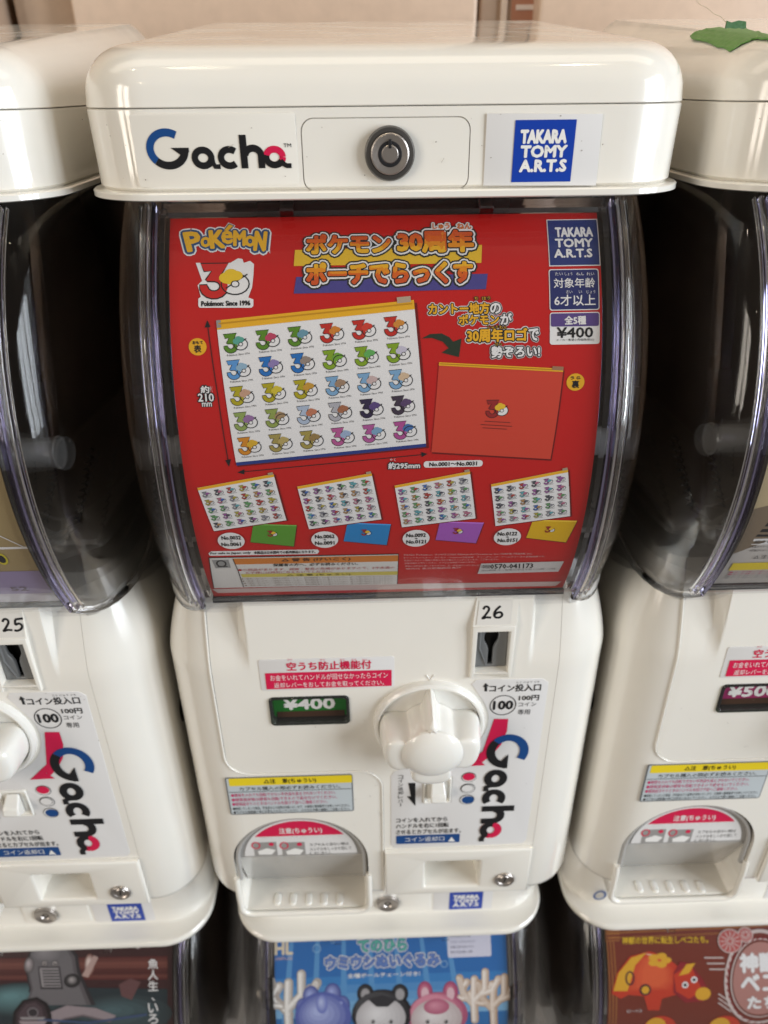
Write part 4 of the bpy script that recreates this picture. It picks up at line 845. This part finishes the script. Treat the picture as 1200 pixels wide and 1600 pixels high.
for k_ in range(5): pr.poly([(-.0975, .06 + .007*k_), (.0975, .06 + .007*k_), (.0975, .067 + .007*k_), (-.0975, .067 + .007*k_)], ink(*mixc((.20, .42, .64), (.045, .21, .50), k_/4)), 1.2)
for k_ in range(7): pr.px([(440 + 46*k_, 1600), (452 + 46*k_, 1600), (460 + 40*k_, 1456), (454 + 40*k_, 1456)], ink(.10, .29, .56), 1.4)
def coral(x_, y_, s_, c0, c1):
    for pts in ([(0, 104), (-2, 62), (-1, 24)], [(0, 76), (-22, 52), (-30, 22)], [(-14, 62), (-36, 60), (-46, 42)], [(0, 66), (20, 44), (20, 10)], [(12, 54), (34, 46), (46, 24)], [(-24, 44), (-16, 30)], [(30, 47), (34, 34)]):
        Q = [(x_ + a*s_, y_ + b*s_) for a, b in pts]
        for wd, cc, l in ((15, c0, 2.5), (10, mixc(c0, c1, .5), 2.7), (5, c1, 2.9)):
            pr.line([(a - (3-wd*.2), b) for a, b in Q], wd*s_, ink(*cc), l)
            for a, b in Q: pr.oval(a - (3-wd*.2), b, wd*s_*.5, wd*s_*.5, ink(*cc), l, n=14)
coral(452, 1512, .95, (.42, .38, .34), (.84, .82, .77)); coral(742, 1510, .8, (.52, .38, .28), (.84, .77, .69)); coral(772, 1518, .8, (.46, .32, .22), (.78, .68, .58))
# three plush sea slugs
for x_, y_, r_ in ((486, 1556, 13), (520, 1552, 13), (535, 1570, 12), (474, 1574, 12)): soft(pr, x_, y_, r_, r_*1.25, (.07, .09, .30), (.34, .40, .70), 3)
soft(pr, 505, 1588, 44, 36, (.10, .13, .40), (.40, .46, .74), 4); soft(pr, 503, 1568, 9, 15, (.16, .20, .52), (.46, .52, .78), 5.2)
for sx in (-1, 1): soft(pr, 598 + sx*27, 1552, 13, 15, (.015, .015, .02), (.08, .08, .085), 3); pr.oval(598 + sx*27, 1553, 7, 9, ink(.36, .35, .35), 4.2)
soft(pr, 597, 1584, 47, 36, (.012, .012, .016), (.06, .06, .065), 4, n=4, k=.3); soft(pr, 595, 1590, 39, 31, (.50, .48, .48), (.76, .75, .74), 5); pr.px([(575, 1560), (597, 1554), (620, 1560), (606, 1572), (588, 1572)], ink(.03, .03, .035), 6)
for sx in (-1, 1):
    soft(pr, 684 + sx*20, 1550, 12, 17, (.36, .06, .14), (.66, .22, .32), 3); pr.oval(684 + sx*20, 1552, 6, 10, ink(.72, .48, .52), 4.2)
soft(pr, 684, 1586, 47, 34, (.42, .10, .18), (.66, .26, .34), 4, n=4, k=.3); soft(pr, 682, 1591, 40, 29, (.55, .47, .46), (.78, .74, .72), 5); soft(pr, 682, 1572, 20, 12, (.46, .12, .20), (.66, .28, .36), 6)
for x_ in (583, 611, 668, 697): pr.oval(x_, 1595, 2.6, 3, K, 7.5); pr.oval(x_ - .7, 1594, .8, .8, W, 7.8, n=10)
for x_ in (597, 682): pr.line([(x_ - 4, 1599), (x_, 1601.5), (x_ + 4, 1599)], 1, K, 7.5)
pr.build('poster_print', cb2)
cb1 = card(low_left, mat('dark_card_print', (.05, .014, .015), .3, coat=.25)); sf5 = Card(-PITCH, LOWZ - ZB); pr = Print(sf5, PB)
pr.px([(-60, 1498), (262, 1494), (262, 1530), (-60, 1532)], ink(.10, .022, .02), 1); pr.px([(-60, 1540), (262, 1545), (262, 1600), (-60, 1600)], ink(.02, .032, .038), 1)
GM = ink(.15, .14, .145); GD = ink(.03, .026, .03); GLt = ink(.30, .28, .28)
for k_ in range(6): pr.px([(-60, 1500 + 5*k_), (262, 1497 + 5*k_), (262, 1502 + 5*k_), (-60, 1505 + 5*k_)], ink(*mixc((.07, .016, .015), (.17, .055, .042), .5 + .5*math.sin(k_*1.3))), 1.3)
soft(pr, 30, 1562, 70, 26, (.03, .05, .055), (.12, .24, .25), 1.6, n=7); soft(pr, 190, 1585, 80, 30, (.03, .045, .05), (.07, .12, .13), 1.6, n=5)
for m_, k_ in ((GD, 0), (ink(.10, .09, .095), 3), (GM, 6)):
    pr.px([(38 + k_, 1570), (46 + k_, 1545), (40 + k_, 1515), (45 + k_, 1490 + k_*.5), (60 + k_*.6, 1476 + k_*.7), (85, 1470 + k_*.7), (108 - k_*.8, 1476 + k_), (122 - k_*1.6, 1492 + k_), (126 - k_*1.8, 1518), (136 - k_*2, 1540), (150 - k_*2.4, 1570)], m_, 2 + k_*.05)
soft(pr, 74, 1490, 26, 15, (.15, .14, .145), (.28, .26, .265), 2.5)
pr.px([(60, 1510), (94, 1510), (99, 1545), (64, 1545)], GD, 3); pr.px([(62, 1512), (92, 1512), (96, 1542), (66, 1542)], GLt, 3.3)
for i in range(6): pr.line([(66 + i*.6, 1516 + i*4.6), (92 + i*.6, 1516 + i*4.6)], 2, GD, 4)
for x_ in (70, 86): pr.oval(x_, 1505, 4.6, 4.4, GD, 3); pr.oval(x_, 1505, 3.4, 3.2, ink(.46, .42, .40), 3.4); pr.oval(x_, 1505.4, 1.8, 1.8, K, 4)
soft(pr, 46, 1508, 8, 13, (.10, .09, .09), (.48, .42, .42), 3); soft(pr, 113, 1532, 13, 11, (.02, .018, .02), (.10, .09, .09), 3, n=4); soft(pr, 113, 1531, 7, 6, (.14, .13, .13), (.40, .37, .36), 4)
soft(pr, 140, 1507, 8, 17, (.22, .10, .08), (.70, .56, .50), 2, k=.7); pr.px([(128, 1524), (147, 1492), (154, 1496), (138, 1527)], ink(.46, .32, .28), 2.9)
for m_, k_ in ((ink(.012, .008, .01), 0), (ink(.04, .025, .03), 4), (ink(.075, .05, .058), 8)):
    pr.px([(20 + k_, 1612), (22 + k_, 1580 + k_*.4), (36 + k_*.6, 1562 + k_*.8), (58 - k_*.3, 1557 + k_), (74 - k_, 1566 + k_), (82 - k_*1.6, 1582 + k_), (78 - k_*2, 1612)], m_, 5 + k_*.06)
pr.oval(52, 1581, 10, 9, GD, 6); pr.oval(52, 1581, 8, 7, ink(.20, .17, .18), 6.3, ring=2.2); pr.px([(32, 1588), (72, 1588), (68, 1592), (34, 1592)], GLt, 6.5); pr.px([(30, 1594), (74, 1594), (70, 1600), (34, 1600)], ink(.34, .28, .29), 6.5)
pr.px([(80, 1583), (105, 1573), (150, 1577), (182, 1589), (172, 1597), (130, 1587), (100, 1593), (84, 1605)], ink(.14, .11, .12), 4.7)
pr.px([(80, 1580), (105, 1570), (150, 1574), (182, 1586), (172, 1594), (130, 1584), (100, 1590), (84, 1602)], ink(.30, .25, .26), 5)
pr.line([(60, 1592), (140, 1597), (230, 1584)], 4, ink(.05, .08, .16), 6)
for i, ch in enumerate('魚人生、いろ'): pr.text(ch if ch != '、' else '、', (232, 1498 + i*17.2, 247, 1513 + i*17.2) if ch != '、' else (237, 1558, 242, 1563), W, 4, bold=.04)
pr.text('00円(税込)', (-6, 1474, 40, 1483), W, 4, bold=.04)
for x_, y_, r_ in ((216, 1478, 4), (233, 1476, 4)): pr.oval(x_, y_, r_, r_, ink(.55, .48, .46), 4)
pr.px([(186, 1538), (204, 1528), (220, 1534), (206, 1562), (190, 1556)], ink(.13, .06, .06), 2); pr.build('poster_print', cb1)
cb3 = card(low_right, mat('brown_card_print', (.20, .035, .018), .32, coat=.25)); sf6 = Card(PITCH, LOWZ - ZB); pr = Print(sf6, PB)
GO = ink(.40, .16, .045)
pr.line([(946, 1458), (1300, 1442)], 1.6, GO, 1); pr.line([(950, 1466), (1300, 1450)], 1.2, GO, 1)
for x_ in (948, 953, 958): pr.line([(x_, 1470), (x_ + 4, 1600)], 1.5, GO, 1)
for i in range(5): pr.line([(944, 1450 + i*5), (968, 1449 + i*5)], 1.4, GO, 1)
pr.text('神獣の世界に転生しベコたち。', None, ink(.72, .46, .03), 3, q=((972, 1464), (1106, 1462), (972, 1475)), bold=.05)
OR, YO, RDk = ink(.52, .045, .02), ink(.68, .36, .03), ink(.26, .02, .025)
pr.px([(955, 1552), (964, 1520), (984, 1494), (1014, 1486), (1040, 1494), (1062, 1512), (1070, 1530), (1062, 1552), (1034, 1560), (1030, 1578), (1012, 1578), (1006, 1556), (982, 1554), (970, 1560)], OR, 2)
pr.px([(958, 1548), (966, 1520), (986, 1496), (1010, 1488), (992, 1508), (980, 1548)], YO, 3)
for k_ in range(5): pr.px([(966 + 9*k_, 1552 - 3*k_), (972 + 8*k_, 1524 - 2*k_), (990 + 5*k_, 1500), (1014, 1490 + k_), (1038 - k_*2, 1497 + k_), (1056 - k_*4, 1514 + k_), (1060 - k_*5, 1532), (1050 - k_*5, 1548 - 2*k_)], ink(*mixc((.52, .045, .02), (.66, .11, .04), k_/4)), 2.1 + .1*k_)
pr.px([(1004, 1489), (1030, 1492), (1044, 1499), (1026, 1496)], ink(.78, .50, .34), 2.8)
for a in range(5): pr.oval(1030 + 11*math.cos(a*1.26), 1500 + 7*math.sin(a*1.26), 8, 5, YO, 3)
pr.px([(1052, 1520), (1062, 1502), (1078, 1504), (1098, 1530), (1108, 1550), (1098, 1564), (1070, 1566), (1052, 1550)], RDk, 4); pr.px([(1052, 1522), (1078, 1506), (1092, 1536), (1098, 1548), (1076, 1560), (1056, 1548)], OR, 4.5); pr.px([(1060, 1524), (1072, 1506), (1086, 1504), (1076, 1520)], YO, 5)
pr.oval(1098, 1552, 12, 10, YO, 5)
for x_, y_ in ((1070, 1538), (1084, 1530)): pr.oval(x_, y_, 5, 5, W, 6); pr.oval(x_, y_, 2.6, 2.6, K, 7)
pr.oval(1008, 1546, 9, 9, ink(.06, .02, .03), 4); pr.oval(1008, 1546, 6, 6, YO, 5); pr.oval(984, 1528, 6, 10, ink(.06, .02, .03), 4, ring=2.5)
for x_ in (1030, 1130): pr.oval(x_, 1606, 26, 18, OR, 3); pr.oval(x_ - 6, 1602, 16, 12, YO, 4)
pr.text('ローベコ', (980, 1577, 1002, 1581), W, 3, res=1)
IV = ink(.60, .50, .46)
pr.oval(1190, 1532, 56, 70, IV, 3, ring=5, n=60); pr.oval(1190, 1532, 48, 60, IV, 3, ring=2, n=60); pr.oval(1190, 1532, 45, 56, ink(.42, .20, .17), 2.5, n=60)
for a in range(0, 360, 9): pr.line([(1190 + 52*math.cos(R(a)), 1532 + 65*math.sin(R(a))), (1190 + 56*math.cos(R(a+7)), 1532 + 70*math.sin(R(a+7)))], 2, RDk, 4)
for cx_, cy_, r_ in ((1140, 1470, 19), (1164, 1460, 12)):
    pr.oval(cx_, cy_, r_, r_, IV, 5, n=32); pr.oval(cx_, cy_, r_-1.6, r_-1.6, ink(.46, .10, .09), 6, n=32)
    for a in range(0, 360, 30): pr.line([(cx_ + 3*math.cos(R(a)), cy_ + 3*math.sin(R(a))), (cx_ + (r_-3)*math.cos(R(a)), cy_ + (r_-3)*math.sin(R(a)))], 1.2, IV, 7)
pr.text('神獣', (1156, 1489, 1214, 1518), W, 5, bold=.12); pr.text('ベコ', (1158, 1522, 1214, 1548), W, 5, bold=.12); pr.text('たち', (1168, 1556, 1212, 1574), W, 5, bold=.12)
for i in range(3): pr.line([(1100 + 4*i, 1496 + 9*i), (1130 + 2*i, 1496 + 9*i)], 2, IV, 3); pr.line([(1122, 1552 + 7*i), (1142, 1566 + 7*i)], 2, IV, 3)
pr.build('poster_print', cb3)
# ring mark on the right machine's base
pr = Print(Flat(.0322, PITCH), .0002); pr.oval(937, 1398.5, 8.5, 6, NAVY, 1, ring=3.2, n=32); pr.build('ring_mark', [c for c in right.children if c.name.startswith('base')][0])
# ------------------------------------------------------------------ green tape on the right machine's lid
def tree(obs):
    V, Fc = [], []
    for o in obs:
        k = len(V); V += [v.co + Vector((PITCH, 0, 0)) for v in o.data.vertices]; Fc += [tuple(k+i for i in p.vertices) for p in o.data.polygons]
    return BVHTree.FromPolygons(V, Fc)
bvh = tree([lt, lb])
def drape(px, py, e):
    d = ray(px, py).normalized(); h = bvh.ray_cast(EYE, d)
    if h[0] is None: return None
    n = h[1] if h[1].dot(d) < 0 else -h[1]
    return h[0] + n*e + Vector((0, 0, ZB))
def ragged(P, name, m, e0, e1, parent=None):
    xs = [p[0] for p in P]; ys = [p[1] for p in P]; bm = bmesh.new()
    T = tessellate_polygon([[Vector((x, y, 0)) for x, y in P]]); vs = [bm.verts.new((x, y, 0)) for x, y in P]
    for t in T: bm.faces.new([vs[i] for i in t])
    for c in range(int(min(xs)), int(max(xs)), 5): bmesh.ops.bisect_plane(bm, geom=bm.verts[:]+bm.edges[:]+bm.faces[:], plane_co=(c, 0, 0), plane_no=(1, 0, 0))
    for c in range(int(min(ys)), int(max(ys)), 4): bmesh.ops.bisect_plane(bm, geom=bm.verts[:]+bm.edges[:]+bm.faces[:], plane_co=(0, c, 0), plane_no=(0, 1, 0))
    dead = []
    for v in bm.verts:
        h = drape(v.co.x, v.co.y, e0 + .0003*math.sin(v.co.x*.5)*math.cos(v.co.y*.7))
        if h is None: dead.append(v)
        else: v.co = h
    bmesh.ops.delete(bm, geom=dead, context='VERTS')
    g = bmesh.ops.extrude_face_region(bm, geom=bm.faces[:])
    for v in g['geom']:
        if isinstance(v, bmesh.types.BMVert): v.co.z += e1
    return from_bm(name, bm, m, parent, 40)
tp = ragged([(1079, 59), (1088, 52), (1104, 48), (1124, 46), (1132, 48), (1165, 49), (1185, 54), (1225, 64), (1225, 68), (1196, 64), (1178, 63), (1160, 71), (1141, 82), (1133, 77), (1121, 75), (1110, 69), (1095, 65), (1082, 63)], 'green_tape', TAPE, .0005, .0006)
tag(tp, 'torn piece of green tape stuck across the lid of the right machine', 'tape')
pt = drape(1146, 46, .001)
nV = []; 
tab = mesh('torn_tab', [pt + Vector(v)*.72 for v in ((-.006, 0, -.001), (.010, .002, -.001), (.0095, .003, .0035), (.004, .003, .0042), (-.001, .003, .0030), (-.005, .002, .0040), (-.006, .0012, -.001), (.010, .0032, -.001), (.0095, .0042, .0035), (.004, .0042, .0042), (-.001, .0042, .0030), (-.005, .0032, .0040))], [(0, 1, 2, 3, 4, 5), (6, 7, 8, 9, 10, 11), (0, 1, 7, 6), (1, 2, 8, 7), (2, 3, 9, 8), (3, 4, 10, 9), (4, 5, 11, 10), (5, 0, 6, 11)], mat('dark_green_tape', (.035, .12, .035), .45, bump=.4, bscale=500), tp)
tube('frayed_strand', [pt + Vector(v)*.8 for v in ((-.004, .002, .002), (-.008, .004, .006), (-.013, .004, .0075), (-.018, .005, .011), (-.022, .006, .0125), (-.027, .006, .0165))], .0002, mat('frayed_strand', (.66, .54, .42), .4), tp, 5)
# dust and scuffs on the white plastic
for root, seed in ((proto, 3), (left, 8), (right, 15)):
    rs = random.Random(seed); DU = ink(.20, .16, .12)
    for nm, Y, n_, bx0 in (('lid_base', .0110, 26, (-.125, .572, .125, .599)), ('front_door', -.0001, 46, (-.10, .14, .10, .30)), ('body_shell', -.0001, 14, (-.10, .10, -.008, .21))):
        tgt = [o for o in root.children if o.name.startswith(nm)][0]; pr = Print(Flat(Y), .00042)
        for q in range(n_):
            x, z = rs.uniform(bx0[0], bx0[2]), rs.uniform(bx0[1], bx0[3]); r_ = rs.uniform(.00012, .00030)
            if nm == 'body_shell' and z < .178 and z > .06: continue
            if nm == 'front_door' and (x - KX)**2 + (z - KZ)**2 < .038**2: continue
            pr.poly([(x + r_*rs.uniform(.6, 1.3)*math.cos(R(a)), z + r_*rs.uniform(.6, 1.3)*math.sin(R(a))) for a in range(0, 360, 60)], DU, 1)
            if q % 9 == 0:
                t_ = rs.uniform(0, 3.1); l_ = rs.uniform(.0012, .003); pr.stroke([(x, z), (x + l_*math.cos(t_), z + l_*math.sin(t_))], .00016, ink(.42, .37, .31), 1)
        o_ = pr.build('dust_specks', tgt); o_['kind'] = 'stuff'
# ------------------------------------------------------------------ wall behind: broad stone panels with narrow recesses
wall = mesh('wall', [(x, y, z) for y in (.50, .56) for x, z in ((-1.6, 0), (1.6, 0), (1.6, 1.9), (-1.6, 1.9))], [(0, 1, 2, 3), (4, 5, 6, 7), (0, 1, 5, 4), (1, 2, 6, 5), (2, 3, 7, 6), (3, 0, 4, 7)], WALLD)
tag(wall, None, None, None, 'structure')
def slab(a, b, m):
    return plate('panel', [(a, .02), (b, .02), (b, 1.85), (a, 1.85)], [], .44, .06, .004, m, wall)
XA = at(112, 20, .44)[0]; XB = at(746, 20, .44)[0]; XC_ = at(842, 20, .44)[0]
slab(XA, XB, WALL); slab(XC_, XC_ + (XB-XA), WALL)
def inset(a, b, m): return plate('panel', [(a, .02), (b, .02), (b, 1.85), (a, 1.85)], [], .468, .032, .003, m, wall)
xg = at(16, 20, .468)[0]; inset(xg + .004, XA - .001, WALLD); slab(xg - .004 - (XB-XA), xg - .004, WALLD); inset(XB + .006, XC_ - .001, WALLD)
bx_ = at(786, 20, .468)[0]; plate('metal_strip', [(bx_ - .003, .7), (bx_ + .003, .7), (bx_ + .003, 1.82), (bx_ - .003, 1.82)], [], .464, .004, .001, ink(.62, .50, .40), wall)
rx_ = at(822, 20, .468); plate('red_patch', rpoly(rx_[0] - .014, rx_[1] + ZB - .006, rx_[0] + .014, rx_[1] + ZB + .012, .002), [], .4665, .0015, .0003, ink(.42, .20, .13), wall)  # small dull red rectangle in the recess, with a paler bar across it
plate('pale_bar', [(rx_[0] - .010, rx_[1] + ZB + .002), (rx_[0] + .010, rx_[1] + ZB + .002), (rx_[0] + .010, rx_[1] + ZB + .006), (rx_[0] - .010, rx_[1] + ZB + .006)], [], .4656, .0008, .0001, ink(.70, .62, .58), wall)
bpy.data.objects.remove(FO)
